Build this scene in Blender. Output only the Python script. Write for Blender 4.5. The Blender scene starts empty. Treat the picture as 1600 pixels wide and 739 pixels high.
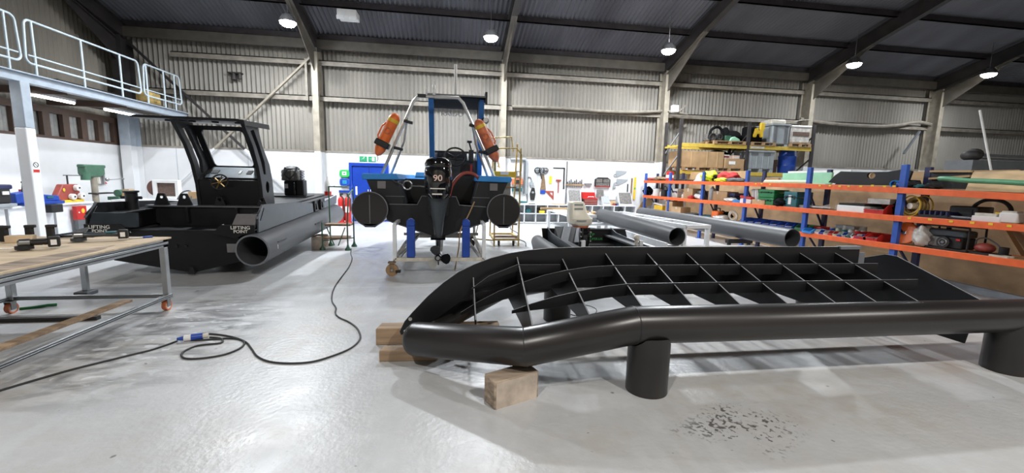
import bpy, bmesh, math, random
from mathutils import Vector, Matrix
random.seed(7)
PI = math.pi
sc = bpy.context.scene
C = sc.collection
V = Vector
# ---------------------------------------------------------------- camera geometry (metres; X along the rear wall, Y away, Z up)
CAMH = 1.6
CR = V((0.98889652, -0.14682406, 0.02294254)); CU = V((-0.00285477, 0.13558752, 0.99076126)); CF = V((0.14857831, 0.97982586, -0.13366288))
def ray(px, py): return CR*((px-800)/654.) + CU*((369.5-py)/654.) + CF
def oX(px, py, X): d = ray(px, py); return V((0, 0, CAMH)) + d*(X/d.x)
def oY(px, py, Y): d = ray(px, py); return V((0, 0, CAMH)) + d*(Y/d.y)
def oZ(px, py, z=0.): d = ray(px, py); return V((0, 0, CAMH)) + d*((z-CAMH)/d.z)
# ---------------------------------------------------------------- materials
M = {}
def mat(name, col, rough=.5, metal=0., var=.12, scale=6., bump=0., stretch=(1, 1, 1), coat=0., col2=None, rvar=.1, alpha=None, trans=0., spec=.5):
    m = bpy.data.materials.new(name); m.use_nodes = True; nt = m.node_tree; N = nt.nodes; L = nt.links
    b = N['Principled BSDF']
    tc = N.new('ShaderNodeTexCoord'); mp = N.new('ShaderNodeMapping'); mp.inputs['Scale'].default_value = stretch
    L.new(tc.outputs['Object'], mp.inputs['Vector'])
    n = N.new('ShaderNodeTexNoise'); n.inputs['Scale'].default_value = scale; n.inputs['Detail'].default_value = 5
    L.new(mp.outputs['Vector'], n.inputs['Vector'])
    r = N.new('ShaderNodeValToRGB'); r.color_ramp.elements[0].position = .3; r.color_ramp.elements[1].position = .7
    c2 = col2 or tuple(min(1, c*(1+var)) for c in col); c1 = col if col2 else tuple(c*(1-var) for c in col)
    r.color_ramp.elements[0].color = (*c1, 1); r.color_ramp.elements[1].color = (*c2, 1)
    L.new(n.outputs['Fac'], r.inputs['Fac']); L.new(r.outputs['Color'], b.inputs['Base Color'])
    mr = N.new('ShaderNodeMapRange'); mr.inputs['To Min'].default_value = max(.02, rough-rvar); mr.inputs['To Max'].default_value = min(1, rough+rvar)
    L.new(n.outputs['Fac'], mr.inputs['Value']); L.new(mr.outputs['Result'], b.inputs['Roughness'])
    b.inputs['Metallic'].default_value = metal; b.inputs['Specular IOR Level'].default_value = spec; b.inputs['Coat Weight'].default_value = coat
    if trans: b.inputs['Transmission Weight'].default_value = trans
    if alpha is not None: b.inputs['Alpha'].default_value = alpha
    if bump:
        bp = N.new('ShaderNodeBump'); bp.inputs['Strength'].default_value = bump; bp.inputs['Distance'].default_value = .01
        L.new(n.outputs['Fac'], bp.inputs['Height']); L.new(bp.outputs['Normal'], b.inputs['Normal'])
    M[name] = m; return m
def emis(name, col, s):
    m = bpy.data.materials.new(name); m.use_nodes = True; b = m.node_tree.nodes['Principled BSDF']
    b.inputs['Base Color'].default_value = (.9, .9, .9, 1); b.inputs['Emission Color'].default_value = (*col, 1); b.inputs['Emission Strength'].default_value = s
    M[name] = m
mat('hdpe', (.016, .017, .02), .42, var=.25, scale=3, rvar=.08, spec=.4)
mat('hdpe_sheet', (.009, .009, .0105), .4, var=.3, scale=2, rvar=.1, spec=.38)
mat('hdpe_pipe', (.02, .018, .018), .32, var=.3, scale=2.2, stretch=(.25, 1, 1), rvar=.1)
mat('hdpe_cut', (.16, .17, .19), .4)
mat('grey_pipe', (.075, .078, .085), .45, var=.15, scale=2)
mat('grey_ply', (.1, .105, .115), .5)
mat('pale_plate', (.2, .19, .2), .5)
mat('gloss_black', (.006, .006, .008), .08, coat=.6, rvar=.03)
mat('dark_grey', (.045, .055, .065), .35)
mat('rubber', (.015, .015, .016), .75)
mat('black', (.012, .012, .013), .55)
mat('white_paint', (.69, .7, .715), .45, var=.03, scale=3)
mat('white_steel', (.75, .77, .8), .4, var=.08, scale=9)
mat('dirty_white', (.62, .58, .5), .5, var=.2, scale=9)
mat('grey_paint', (.36, .41, .47), .45, var=.1)
mat('pale_rail', (.5, .58, .63), .4, var=.1)
mat('steel_beige', (.28, .25, .2), .6, var=.22, scale=4)
mat('steel_dark', (.032, .028, .028), .6, var=.3, scale=3)
mat('girt', (.24, .215, .18), .6, var=.25, scale=5)
mat('eaves', (.09, .08, .066), .65, var=.2, scale=3)
mat('purlin', (.04, .034, .038), .6, var=.3, scale=4)
mat('roof_sheet', (.12, .122, .14), .6, var=.3, scale=.7, stretch=(1, .3, 1))
mat('wall_sheet', (.285, .268, .238), .6, var=.2, scale=.6, stretch=(1, 1, .35), bump=.05)
mat('wall_sheet_old', (.28, .255, .215), .65, var=.35, scale=.7, stretch=(1, 1, .3))
mat('brown_frame', (.075, .045, .032), .6, var=.2)
mat('pane_sheet', (.3, .3, .29), .5, var=.2)
mat('alu', (.5, .52, .54), .33, .85, var=.1, rvar=.08)
mat('chrome', (.62, .61, .58), .3, .75, var=.05, rvar=.05)
mat('top_sheen', (.27, .28, .3), .28, var=.25, scale=5)  # lighter tone for upward faces of black sheet: lamp shine painted into the colour
mat('steel', (.35, .35, .36), .3, .9, var=.15)
mat('rusty', (.2, .13, .075), .6, var=.4, scale=10)
mat('yellow_rust', (.5, .36, .13), .55, var=.35, scale=8)
mat('yellow', (.75, .5, .03), .45, var=.1)
mat('yellow_beam', (.55, .4, .07), .5, var=.12)
mat('hivis', (.62, .85, .02), .6)
mat('blue', (.012, .06, .36), .42, var=.15)
mat('blue_post', (.025, .09, .4), .45, var=.15, scale=8)
mat('navy', (.018, .022, .08), .5, var=.2)
mat('door_blue', (.008, .045, .34), .35, var=.08)
mat('sky_blue', (.03, .26, .68), .45, var=.08)
mat('boat_blue', (.02, .14, .4), .4, var=.08)
mat('orange_beam', (.75, .12, .025), .45, var=.12, scale=8)
mat('orange', (.82, .17, .03), .42, var=.1)
mat('orange_faded', (.62, .17, .07), .5, var=.3, scale=12)
mat('red', (.5, .02, .018), .4, var=.15)
mat('dull_red', (.32, .06, .045), .5, var=.2)
mat('maroon', (.1, .045, .035), .6, var=.2)
mat('teal', (.02, .13, .15), .45)
mat('green', (.015, .2, .06), .45, var=.12)
mat('green_bright', (.03, .42, .09), .4)
mat('dash', (.15, .185, .21), .4)
mat('machine_green', (.05, .13, .08), .45, var=.2, scale=5)
mat('mint', (.3, .6, .42), .6, var=.08)
mat('pale_green', (.5, .58, .4), .6, var=.1)
mat('hose_green', (.09, .3, .16), .45, var=.12)
mat('cream', (.95, .91, .78), .32, var=.05)
mat('card', (.4, .26, .135), .75, var=.15, scale=4)
mat('card_light', (.45, .3, .16), .75, var=.12, scale=4)
mat('plywood', (.6, .43, .24), .7, var=.25, scale=3, stretch=(1, 1, 3))
mat('ply_top', (.64, .5, .34), .6, var=.18, scale=2.5, stretch=(1, 4, 1), bump=.05)
mat('partition', (.42, .29, .165), .75, var=.28, scale=2.2, stretch=(1, 1, 1.4))
mat('timber', (.34, .235, .15), .75, var=.35, scale=4, stretch=(.4, 4, 4), bump=.25)
mat('timber_old', (.35, .275, .21), .85, var=.5, scale=5, stretch=(.6, 3, 6), bump=.4)
mat('timber_end', (.5, .42, .35), .8, var=.25, scale=9)
mat('pallet', (.33, .21, .11), .8, var=.25, scale=6)
mat('grey_plastic', (.3, .33, .35), .5, var=.08)
mat('grey_dark_plastic', (.13, .14, .15), .5)
mat('white_plastic', (.75, .75, .74), .4, var=.05)
mat('film', (.55, .53, .5), .25, var=.25, scale=8, bump=.3)
mat('cloth_black', (.008, .008, .009), .95, bump=.3, scale=14, spec=.1)
mat('cloth_red', (.4, .02, .02), .85, bump=.3, scale=14)
mat('cloth_grey', (.1, .11, .12), .85, bump=.3, scale=14)
mat('brass', (.6, .38, .12), .35, .8)
mat('clear', (.8, .85, .88), .06, var=.02, alpha=.12)
mat('sign_white', (.85, .85, .85), .5, var=.02)
mat('sign_green', (.01, .3, .12), .5, var=.02)
mat('text_white', (.85, .83, .78), .5, var=.03)
mat('text_pink', (.85, .6, .52), .5, var=.03)
mat('text_green', (.05, .4, .1), .5, var=.05)
mat('mottled', (.05, .055, .06), .45, 0., scale=28, col2=(.24, .22, .2))
mat('tool_mix', (.06, .06, .065), .5, 0., scale=30, col2=(.3, .3, .3))
mat('crate_brown', (.12, .075, .06), .7, var=.3, scale=20)
mat('cable', (.02, .02, .022), .55)
emis('lamp_white', (1, .97, .9), 60.); emis('tube_white', (.95, .97, 1), 14.)
def floor_mat():
    m = bpy.data.materials.new('floor'); m.use_nodes = True; nt = m.node_tree; N = nt.nodes; L = nt.links; b = N['Principled BSDF']
    tc = N.new('ShaderNodeNewGeometry')
    def noise(s, d=6, st=(1, 1, 1), loc=(0, 0, 0), dist=0.):
        mp = N.new('ShaderNodeMapping'); mp.inputs['Scale'].default_value = st; mp.inputs['Location'].default_value = loc
        L.new(tc.outputs['Position'], mp.inputs['Vector'])
        n = N.new('ShaderNodeTexNoise'); n.inputs['Scale'].default_value = s; n.inputs['Detail'].default_value = d; n.inputs['Distortion'].default_value = dist
        L.new(mp.outputs['Vector'], n.inputs['Vector']); return n.outputs['Fac']
    def ramp(f, p0, p1, c0=(0, 0, 0), c1=(1, 1, 1)):
        r = N.new('ShaderNodeValToRGB'); e = r.color_ramp.elements; e[0].position = p0; e[1].position = p1; e[0].color = (*c0, 1); e[1].color = (*c1, 1)
        L.new(f, r.inputs['Fac']); return r.outputs['Color']
    def mix(f, a, c):
        x = N.new('ShaderNodeMix'); x.data_type = 'RGBA'
        if isinstance(f, float): x.inputs[0].default_value = f
        else: L.new(f, x.inputs[0])
        for i, v in ((6, a), (7, c)):
            if isinstance(v, tuple): x.inputs[i].default_value = (*v, 1)
            else: L.new(v, x.inputs[i])
        return x.outputs[2]
    def math_(op, a, c=0.):
        x = N.new('ShaderNodeMath'); x.operation = op
        for i, v in ((0, a), (1, c)):
            if isinstance(v, (int, float)): x.inputs[i].default_value = v
            else: L.new(v, x.inputs[i])
        return x.outputs[0]
    sx = N.new('ShaderNodeSeparateXYZ'); L.new(tc.outputs['Position'], sx.inputs[0])
    base = ramp(noise(.35), .3, .7, (.47, .485, .505), (.545, .555, .565))
    base = mix(math_('MULTIPLY', ramp(noise(9, 8), .5, .8), .35), base, (.64, .65, .655))
    base = mix(math_('MULTIPLY', ramp(noise(5, 8, (1, 1, 1), (2, 5, 0), .3), .52, .7), .22), base, (.36, .36, .37))
    band = math_('MULTIPLY', ramp(noise(.55, 7, (.7, 1.5, 1), (3, 9, 0)), .46, .62), ramp(noise(6, 8, (1, 1, 1), (1, 0, 0)), .3, .65))
    base = mix(math_('MULTIPLY', band, .55), base, (.42, .375, .315))
    streak = math_('MULTIPLY', ramp(noise(1.1, 6, (3, .5, 1), (0, 4, 0)), .56, .68), .3)
    base = mix(streak, base, (.63, .66, .69))
    # scuffed dirty patch beside the bench (worn-in swarf and dark smears)
    dx = math_('ADD', math_('MULTIPLY', sx.outputs['X'], .8), math_('MULTIPLY', sx.outputs['Y'], -.6))
    near = math_('SUBTRACT', 1.0, math_('ABSOLUTE', math_('ADD', math_('MULTIPLY', math_('ADD', sx.outputs['X'], 2.75), 1.0), 0.)))
    near = math_('MULTIPLY', math_('MAXIMUM', near, 0.), math_('SUBTRACT', 1.0, math_('ABSOLUTE', math_('MULTIPLY', math_('SUBTRACT', sx.outputs['Y'], 4.5), .6))))
    near = math_('MAXIMUM', near, 0.)
    grime = math_('MULTIPLY', ramp(near, .02, .35), ramp(noise(2.6, 8, (1, 2.2, 1), (0, 0, 0), .6), .44, .62))
    base = mix(math_('MULTIPLY', grime, .8), base, (.13, .13, .135)); flake = math_('MULTIPLY', ramp(near, .1, .4), ramp(noise(7, 8, (1, 1.6, 1), (4, 0, 0), .5), .58, .64)); base = mix(math_('MULTIPLY', flake, .8), base, (.66, .68, .7))
    # swarf speckle in front of the short pipe stand
    sp = math_('SUBTRACT', 1.0, math_('ADD', math_('ABSOLUTE', math_('MULTIPLY', math_('SUBTRACT', sx.outputs['X'], 1.95), 1.5)), math_('ABSOLUTE', math_('MULTIPLY', math_('SUBTRACT', sx.outputs['Y'], 2.35), 2.4))))
    sp = math_('MULTIPLY', ramp(math_('MAXIMUM', sp, 0.), .05, .5), ramp(math_("MULTIPLY", noise(30, 6, (1, 1, 1), (0, 0, 0), .4), math_("ADD", noise(4, 3), .5)), .56, .64))
    base = mix(math_('MULTIPLY', sp, .85), base, (.06, .055, .05))
    speck = ramp(noise(11, 2, (1, 1, 1), (7, 3, 0)), .74, .77)
    base = mix(math_('MULTIPLY', speck, .75), base, (.1, .1, .1))
    for a in (6.2, 12.2):   # pale joint lines across the slab
        j = math_('LESS_THAN', math_('ABSOLUTE', math_('SUBTRACT', sx.outputs['Y'], a)), .012)
        base = mix(math_('MULTIPLY', j, .6), base, (.7, .71, .71))
    L.new(base, b.inputs['Base Color'])
    rr = N.new('ShaderNodeMapRange'); rr.inputs['To Min'].default_value = .2; rr.inputs['To Max'].default_value = .5
    L.new(noise(3, 8), rr.inputs['Value']); L.new(rr.outputs['Result'], b.inputs['Roughness'])
    bp = N.new('ShaderNodeBump'); bp.inputs['Strength'].default_value = .3; bp.inputs['Distance'].default_value = .01
    L.new(noise(26, 8), bp.inputs['Height']); L.new(bp.outputs['Normal'], b.inputs['Normal'])
    M['floor'] = m
floor_mat()
# ---------------------------------------------------------------- mesh builder
MAT = {}
def frame_of(d):
    d = d.normalized(); a = V((0, 0, 1)) if abs(d.z) < .9 else V((1, 0, 0))
    u = d.cross(a).normalized(); return u, d.cross(u).normalized()
class MB:
    def __init__(s): s.v = []; s.f = []
    def add(s, vs, fs):
        k = len(s.v); s.v += [V(p) for p in vs]; s.f += [tuple(i+k for i in q) for q in fs]; return s
    def hexa(s, p): return s.add(p, [(0, 3, 2, 1), (4, 5, 6, 7), (0, 1, 5, 4), (1, 2, 6, 5), (2, 3, 7, 6), (3, 0, 4, 7)])
    def box(s, c, d, rz=0, rx=0, ry=0):
        c = V(c); R = Matrix.Rotation(rz, 3, 'Z') @ Matrix.Rotation(ry, 3, 'Y') @ Matrix.Rotation(rx, 3, 'X'); x, y, z = d[0]/2, d[1]/2, d[2]/2
        return s.hexa([c + R @ V(p) for p in ((-x, -y, -z), (x, -y, -z), (x, y, -z), (-x, y, -z), (-x, -y, z), (x, -y, z), (x, y, z), (-x, y, z))])
    def bx(s, x0, x1, y0, y1, z0, z1): return s.box(((x0+x1)/2, (y0+y1)/2, (z0+z1)/2), (abs(x1-x0), abs(y1-y0), abs(z1-z0)))
    def bar(s, a, b, w, h=None):
        a, b = V(a), V(b); h = h or w; u, t = frame_of(b-a); u, t = u*w/2, t*h/2
        return s.hexa([a-u-t, a+u-t, a+u+t, a-u+t, b-u-t, b+u-t, b+u+t, b-u+t])
    def cyl(s, a, b, r, r2=None, n=16):
        a, b = V(a), V(b); r2 = r if r2 is None else r2; u, t = frame_of(b-a); vs = []
        for p, q in ((a, r), (b, r2)):
            for i in range(n): an = 2*PI*i/n; vs.append(p + u*(q*math.cos(an)) + t*(q*math.sin(an)))
        return s.add(vs, [(i, (i+1) % n, n+(i+1) % n, n+i) for i in range(n)] + [tuple(range(n))[::-1], tuple(range(n, 2*n))])
    def pipe(s, a, b, ro, ri, n=32):
        a, b = V(a), V(b); u, t = frame_of(b-a); vs = []
        for p, q in ((a, ro), (b, ro), (b, ri), (a, ri)):
            for i in range(n): an = 2*PI*i/n; vs.append(p + u*(q*math.cos(an)) + t*(q*math.sin(an)))
        return s.add(vs, [(k*n+i, k*n+(i+1) % n, ((k+1) % 4)*n+(i+1) % n, ((k+1) % 4)*n+i) for k in range(4) for i in range(n)])
    def tube(s, pts, r, n=10, closed=False, cap=False):
        P = [V(p) for p in pts]; m = len(P); vs = []; u = None
        for i in range(m):
            a = P[i-1] if (i or closed) else None; b = P[(i+1) % m] if (i < m-1 or closed) else None
            d1 = (P[i]-a).normalized() if a is not None else None; d2 = (b-P[i]).normalized() if b is not None else None
            t = ((d1 or d2) + (d2 or d1)).normalized(); 
            if u is None: u = frame_of(t)[0]
            u = (u - t*u.dot(t)).normalized(); w = t.cross(u); k = 1.; ax = None
            if d1 is not None and d2 is not None:
                ch = max(.5, t.dot(d1)); ax = (d2-d1)
                if ax.length > 1e-5: ax.normalize(); k = 1/ch
                else: ax = None
            rr = r[i] if isinstance(r, (list, tuple)) else r
            for j in range(n):
                an = 2*PI*j/n; o = u*(rr*math.cos(an)) + w*(rr*math.sin(an))
                if ax is not None: q = ax - t*ax.dot(t); q.normalize(); o = o + q*(o.dot(q)*(k-1))
                vs.append(P[i]+o)
        fs = [(i*n+j, i*n+(j+1) % n, ((i+1) % m)*n+(j+1) % n, ((i+1) % m)*n+j) for i in range(m if closed else m-1) for j in range(n)]
        if not closed: fs += [tuple(range(n))[::-1], tuple(range((m-1)*n, m*n))]
        return s.add(vs, fs)
    def prism(s, poly, ax, a, b):
        f = {'x': lambda p, t: (t, p[0], p[1]), 'y': lambda p, t: (p[0], t, p[1]), 'z': lambda p, t: (p[0], p[1], t)}[ax]; n = len(poly)
        return s.add([f(p, a) for p in poly] + [f(p, b) for p in poly], [tuple(range(n))[::-1], tuple(range(n, 2*n))] + [(i, (i+1) % n, n+(i+1) % n, n+i) for i in range(n)])
    def plate(s, poly, holes, ax, a, b):
        # a sheet with openings: outline and holes (all the same winding) are filled by triangulation
        bm = bmesh.new(); f = {'x': lambda p: (0, p[0], p[1]), 'y': lambda p: (p[0], 0, p[1]), 'z': lambda p: (p[0], p[1], 0)}[ax]
        es = []
        for lp in [poly]+holes:
            vv = [bm.verts.new(f(p)) for p in lp]; es += [bm.edges.new((vv[i], vv[(i+1) % len(vv)])) for i in range(len(vv))]
        bmesh.ops.triangle_fill(bm, use_beauty=True, use_dissolve=False, edges=es)
        bm.verts.index_update(); k = {'x': 0, 'y': 1, 'z': 2}[ax]; n = len(bm.verts); vs = []
        for t in (a, b):
            for v in bm.verts: c = v.co.copy(); c[k] = t; vs.append(c)
        fs = [tuple(v.index for v in q.verts) for q in bm.faces]; bd = [(e.verts[0].index, e.verts[1].index) for e in bm.edges if len(e.link_faces) == 1]
        s.add(vs, fs + [tuple(i+n for i in q[::-1]) for q in fs] + [(i, j, j+n, i+n) for i, j in bd]); bm.free(); return s
    def ell(s, c, r, n=14, m=9):
        c = V(c); r = (r, r, r) if isinstance(r, (int, float)) else r; vs = []
        for i in range(1, m):
            th = PI*i/m
            for j in range(n): ph = 2*PI*j/n; vs.append(c + V((r[0]*math.sin(th)*math.cos(ph), r[1]*math.sin(th)*math.sin(ph), r[2]*math.cos(th))))
        k = len(vs); vs += [c+V((0, 0, r[2])), c-V((0, 0, r[2]))]
        fs = [(i*n+j, (i+1)*n+j, (i+1)*n+(j+1) % n, i*n+(j+1) % n) for i in range(m-2) for j in range(n)]
        fs += [(k, j, (j+1) % n) for j in range(n)] + [(k+1, (m-2)*n+(j+1) % n, (m-2)*n+j) for j in range(n)]
        return s.add(vs, fs)
    def lathe(s, prof, c, d=(0, 0, 1), n=20):
        c, d = V(c), V(d).normalized(); u, t = frame_of(d); vs = []; m = len(prof)
        for r, z in prof:
            for i in range(n): an = 2*PI*i/n; vs.append(c + d*z + u*(r*math.cos(an)) + t*(r*math.sin(an)))
        return s.add(vs, [(k*n+i, k*n+(i+1) % n, (k+1)*n+(i+1) % n, (k+1)*n+i) for k in range(m-1) for i in range(n)] + [tuple(range(n))[::-1], tuple(range((m-1)*n, m*n))])
    def torus(s, c, R, r, ax=(0, 0, 1), n=24, k=8):
        c = V(c); u, t = frame_of(V(ax)); return s.tube([c + u*(R*math.cos(2*PI*i/n)) + t*(R*math.sin(2*PI*i/n)) for i in range(n)], r, k, True)
    def loft(s, secs, cap=True):
        n = len(secs[0]); vs = [p for q in secs for p in q]
        fs = [(i*n+j, i*n+(j+1) % n, (i+1)*n+(j+1) % n, (i+1)*n+j) for i in range(len(secs)-1) for j in range(n)]
        if cap: fs += [tuple(range(n))[::-1], tuple(range((len(secs)-1)*n, len(secs)*n))]
        return s.add(vs, fs)
    def mesh(s, name, inv=None):
        me = bpy.data.meshes.new(name); me.from_pydata([(inv @ p) if inv else p for p in s.v], [], s.f)
        bm = bmesh.new(); bm.from_mesh(me); bmesh.ops.recalc_face_normals(bm, faces=bm.faces); bm.to_mesh(me); bm.free()
        me.polygons.foreach_set('use_smooth', [True]*len(me.polygons)); me.set_sharp_from_angle(angle=.6); return me
    def build(s, name, m, parent=None, bevel=0, seg=2, label=None, edge=None):
        inv = MAT[parent].inverted() if parent is not None else None
        o = bpy.data.objects.new(name, s.mesh(name, inv)); o.data.materials.append(M[m]); C.objects.link(o)
        MAT[o] = MAT[parent] if parent is not None else Matrix()
        if edge:  # upward faces get a second, paler material that paints the light they catch
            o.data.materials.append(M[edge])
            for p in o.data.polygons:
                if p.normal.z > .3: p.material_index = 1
        if parent is not None: o.parent = parent
        if bevel:
            b = o.modifiers.new('Bevel', 'BEVEL'); b.width = bevel; b.segments = seg; b.limit_method = 'ANGLE'; b.angle_limit = .7
        if label: o['label'] = label
        return o
def tag(o, label, cat, group=None, kind=None):
    o['label'] = label; o['category'] = cat
    if group: o['group'] = group
    if kind: o['kind'] = kind
    return o
def T(name, label, cat, loc=(0, 0, 0), group=None, kind=None):
    o = bpy.data.objects.new(name, None); o.empty_display_size = .1; C.objects.link(o); o.location = loc; MAT[o] = Matrix.Translation(V(loc))
    return tag(o, label, cat, group, kind)
def one(mb, name, m, label, cat, group=None, kind=None, bevel=0):
    # a thing that is one mesh, with its origin at the middle of its base
    xs = [p.x for p in mb.v]; ys = [p.y for p in mb.v]; z = min(p.z for p in mb.v); L = V(((min(xs)+max(xs))/2, (min(ys)+max(ys))/2, z))
    mb.v = [p-L for p in mb.v]; o = mb.build(name, m, None, bevel); o.location = L; MAT[o] = Matrix.Translation(L); return tag(o, label, cat, group, kind)
def struct(mb, name, m, label, cat, bevel=0): return one(mb, name, m, label, cat, None, 'structure', bevel)
def dup(o, loc=None, rz=None, label=None, group=None, parent=None):
    c = o.copy(); C.objects.link(c)
    if parent is not None: c.parent = parent
    for ch in list(o.children): dup(ch, parent=c)
    if loc is not None: c.location = loc
    if rz is not None: c.rotation_euler[2] = rz
    if label: c['label'] = label
    if group: c['group'] = group
    return c
def text(s, name, m, parent, c, size, right=(1, 0, 0), up=(0, 0, 1), label=None, ext=.0012, sx=1.):
    cu = bpy.data.curves.new(name, 'FONT'); cu.body = s; cu.size = size; cu.align_x = 'CENTER'; cu.align_y = 'CENTER'; cu.extrude = ext; cu.offset = size*.012
    tmp = bpy.data.objects.new('tmp', cu); C.objects.link(tmp); dg = bpy.context.evaluated_depsgraph_get(); me = bpy.data.meshes.new_from_object(tmp.evaluated_get(dg)); bpy.data.objects.remove(tmp); bpy.data.curves.remove(cu)
    o = bpy.data.objects.new(name, me); me.materials.clear(); me.materials.append(M[m]); C.objects.link(o)
    r = V(right).normalized(); u = V(up).normalized(); n = r.cross(u); R = Matrix((r*sx, u, n)).transposed().to_4x4(); W = Matrix.Translation(V(c)) @ R
    o.parent = parent; o.matrix_local = MAT[parent].inverted() @ W
    if label: o['label'] = label
    return o
def circ(cx, cy, r, n=20, ry=None): return [(cx+r*math.cos(2*PI*i/n), cy+(ry or r)*math.sin(2*PI*i/n)) for i in range(n)]
P_BACK, P_MID, P_FRONT, P_TUBE, EXPO = 280, 410, 430, 18, 0.0
# ================================================================ THE SETTING
YB = 15.7; XL = -10.4; XR = 31.6; YF = -5.0
struct(MB().bx(XL-.3, XR+.3, YF-.3, YB+.4, -.12, 0), 'floor', 'floor', 'pale grey painted concrete workshop floor', 'floor')
def roofz(y): return 6.32 + .28*(YB-y) if y > 2 else 6.32 + .28*(YB-2) - .28*(2-y)
def corrug(a, b, fn, period=.146, amp=.036, k=6, rows=(0, 1)):
    n = int((b-a)/period*k); vs = []; fs = []; R = len(rows)
    for i in range(n+1):
        u = a + (b-a)*i/n; w = amp*math.sin(2*PI*u/period)
        for r in rows: vs.append(fn(u, w, r))
    for i in range(n):
        for j in range(R-1): fs.append((i*R+j, (i+1)*R+j, (i+1)*R+j+1, i*R+j+1))
    return MB().add(vs, fs)
# rear long wall: white lower lining, corrugated sheeting above
mb = MB().bx(XL, XR, YB, YB+.12, 0, 2.41)
wb = struct(mb, 'wall_rear', 'white_paint', 'white lower lining of the rear wall behind the boats', 'wall')
for i, x in enumerate((-9.0, -6.8, -1.9, .2, 3.3, 5.6, 6.9)):
    struct(MB().bx(x-.006, x+.006, YB-.006, YB, .05, 2.4), 'trim_%d' % (i+1), 'grey_paint', 'thin vertical joint strip number %d along the white rear wall' % (i+1), 'wall trim')
struct(MB().bx(XL, XR, YB-.02, YB+.14, 2.41, 2.47), 'trim_8', 'girt', 'capping rail along the top of the white rear wall lining', 'wall trim')
o = corrug(XL, XR, lambda u, w, r: (u, YB+.2+w, 2.3+r*4.4)).build('wall_rear_sheeting', 'wall_sheet'); tag(o, 'grey corrugated sheeting above the white lining of the rear wall', 'wall', None, 'structure')
# left gable wall
struct(MB().bx(XL-.12, XL, YF, YB, 0, 2.41), 'wall_left', 'white_paint', 'white lower lining of the left gable wall under the mezzanine', 'wall')
o = corrug(YF, YB+.2, lambda u, w, r: (XL-.35+w, u, 2.3+r*(roofz(u)-2.2))).build('wall_left_sheeting', 'wall_sheet_old'); tag(o, 'dark weathered corrugated sheeting of the gable behind the mezzanine rail', 'wall', None, 'structure')
struct(MB().bx(XR, XR+.15, YF, YB, 0, 10.6), 'wall_right', 'wall_sheet', 'plain sheeted gable wall at the far right end', 'wall')
struct(MB().bx(XL, XR, YF-.15, YF, 0, 5.6), 'wall_front', 'wall_sheet', 'plain sheeted long wall behind the viewpoint', 'wall')
o = corrug(XL-.5, XR+.3, lambda u, w, r: (u, (YB+.4, 2, YF-.3)[r], roofz((YB+.4, 2, YF-.3)[r])+w), rows=(0, 1, 2)).build('ceiling', 'roof_sheet'); tag(o, 'dark corrugated roof sheeting over the workshop', 'roof', None, 'structure')
# portal frames: columns and rafters
def ibeam(p, q, fl, d, upv, tw=.02):
    p, q = V(p), V(q); up = V(upv).normalized(); n = (q-p).normalized(); sd = n.cross(up).normalized()
    mb = MB()
    for s in (1, -1):
        c = up*(s*(d/2-tw/2)); e = up*(tw/2); f = sd*(fl/2)
        mb.hexa([p+c-f-e, p+c+f-e, p+c+f+e, p+c-f+e, q+c-f-e, q+c+f-e, q+c+f+e, q+c-f+e])
    e = up*(d/2-tw); f = sd*(tw/2)
    return mb.hexa([p-f-e, p+f-e, p+f+e, p-f+e, q-f-e, q+f-e, q+f+e, q-f+e])
COLX = (-10.15, -4.4, 1.9, 8.05, 14.2, 20.3, 26.4)
WH = ('in the dark corner under the mezzanine end', 'behind the big black open boat', 'behind the blue topped boat', 'beside the tall pallet racking', 'behind the grey plastic tub on the pallet racking', 'behind the long shelving with the cable reel', 'at the far right end')
for x, w in zip(COLX, WH):
    c = T('steel_column', 'steel column of the rear wall %s' % w, 'column', (x, 15.4, 0), None, 'structure')
    if x < -10: ibeam((x, 15.43, 2.41), (x, 15.43, 3.42), .3, .5, (0, 1, 0)).build('grey_length', 'grey_paint', c)
    ibeam((x, 15.43, 2.41 if x > -10 else 3.42), (x, 15.43, 5.75), .19 if x > -10 else .3, .5, (0, 1, 0)).build('shaft', 'steel_beige' if x > -10 else 'steel_dark', c)
    ibeam((x, 15.43, 0), (x, 15.43, 2.41), .19 if x > -10 else .3, .5, (0, 1, 0)).build('painted_base', 'white_paint', c, label='white painted lower length')
    r = T('roof_rafter', 'dark roof rafter above the column %s' % w, 'roof beam', (x, 15.2, 5.7), None, 'structure')
    o2 = .42; y0, y1 = 15.6, 2.0
    ibeam((x, y0, roofz(y0)-o2), (x, y1, roofz(y1)-o2), .19, .46, (0, .27, .96)).build('rafter', 'steel_dark', r)
    ibeam((x, y1, roofz(y1)-o2), (x, YF, roofz(YF)-o2), .19, .46, (0, -.27, .96)).build('rafter', 'steel_dark', r)
    h = MB().prism([(15.2, 5.0), (15.18, 5.75), (12.8, roofz(12.8)-.62), (13.1, roofz(13.1)-.7)], 'x', x-.01, x+.01)
    h.bar((x, 15.2, 5.62), (x, 13.0, roofz(13.0)-.66), .19, .02) ; h.build('haunch', 'eaves' if x > -10 else 'steel_dark', r)
for i, y in enumerate((15.62, 13.95, 12.3, 10.65, 9.0, 7.35, 5.7, 4.05, 2.4, .6, -1.2, -3.)):
    mb = MB().bx(XL, XR, y-.035, y+.035, roofz(y)-.22, roofz(y)-.04); mb.bx(XL, XR, y-.035, y+.06, roofz(y)-.22, roofz(y)-.205)
    struct(mb, 'roof_purlin', 'purlin', 'dark roof purlin, number %d from the rear eaves' % (i+1), 'roof beam')
struct(MB().bx(XL, XR, 15.5, 15.58, 5.8, 6.1), 'eaves_beam', 'eaves', 'brown eaves beam along the top of the rear wall', 'roof beam')
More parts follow.
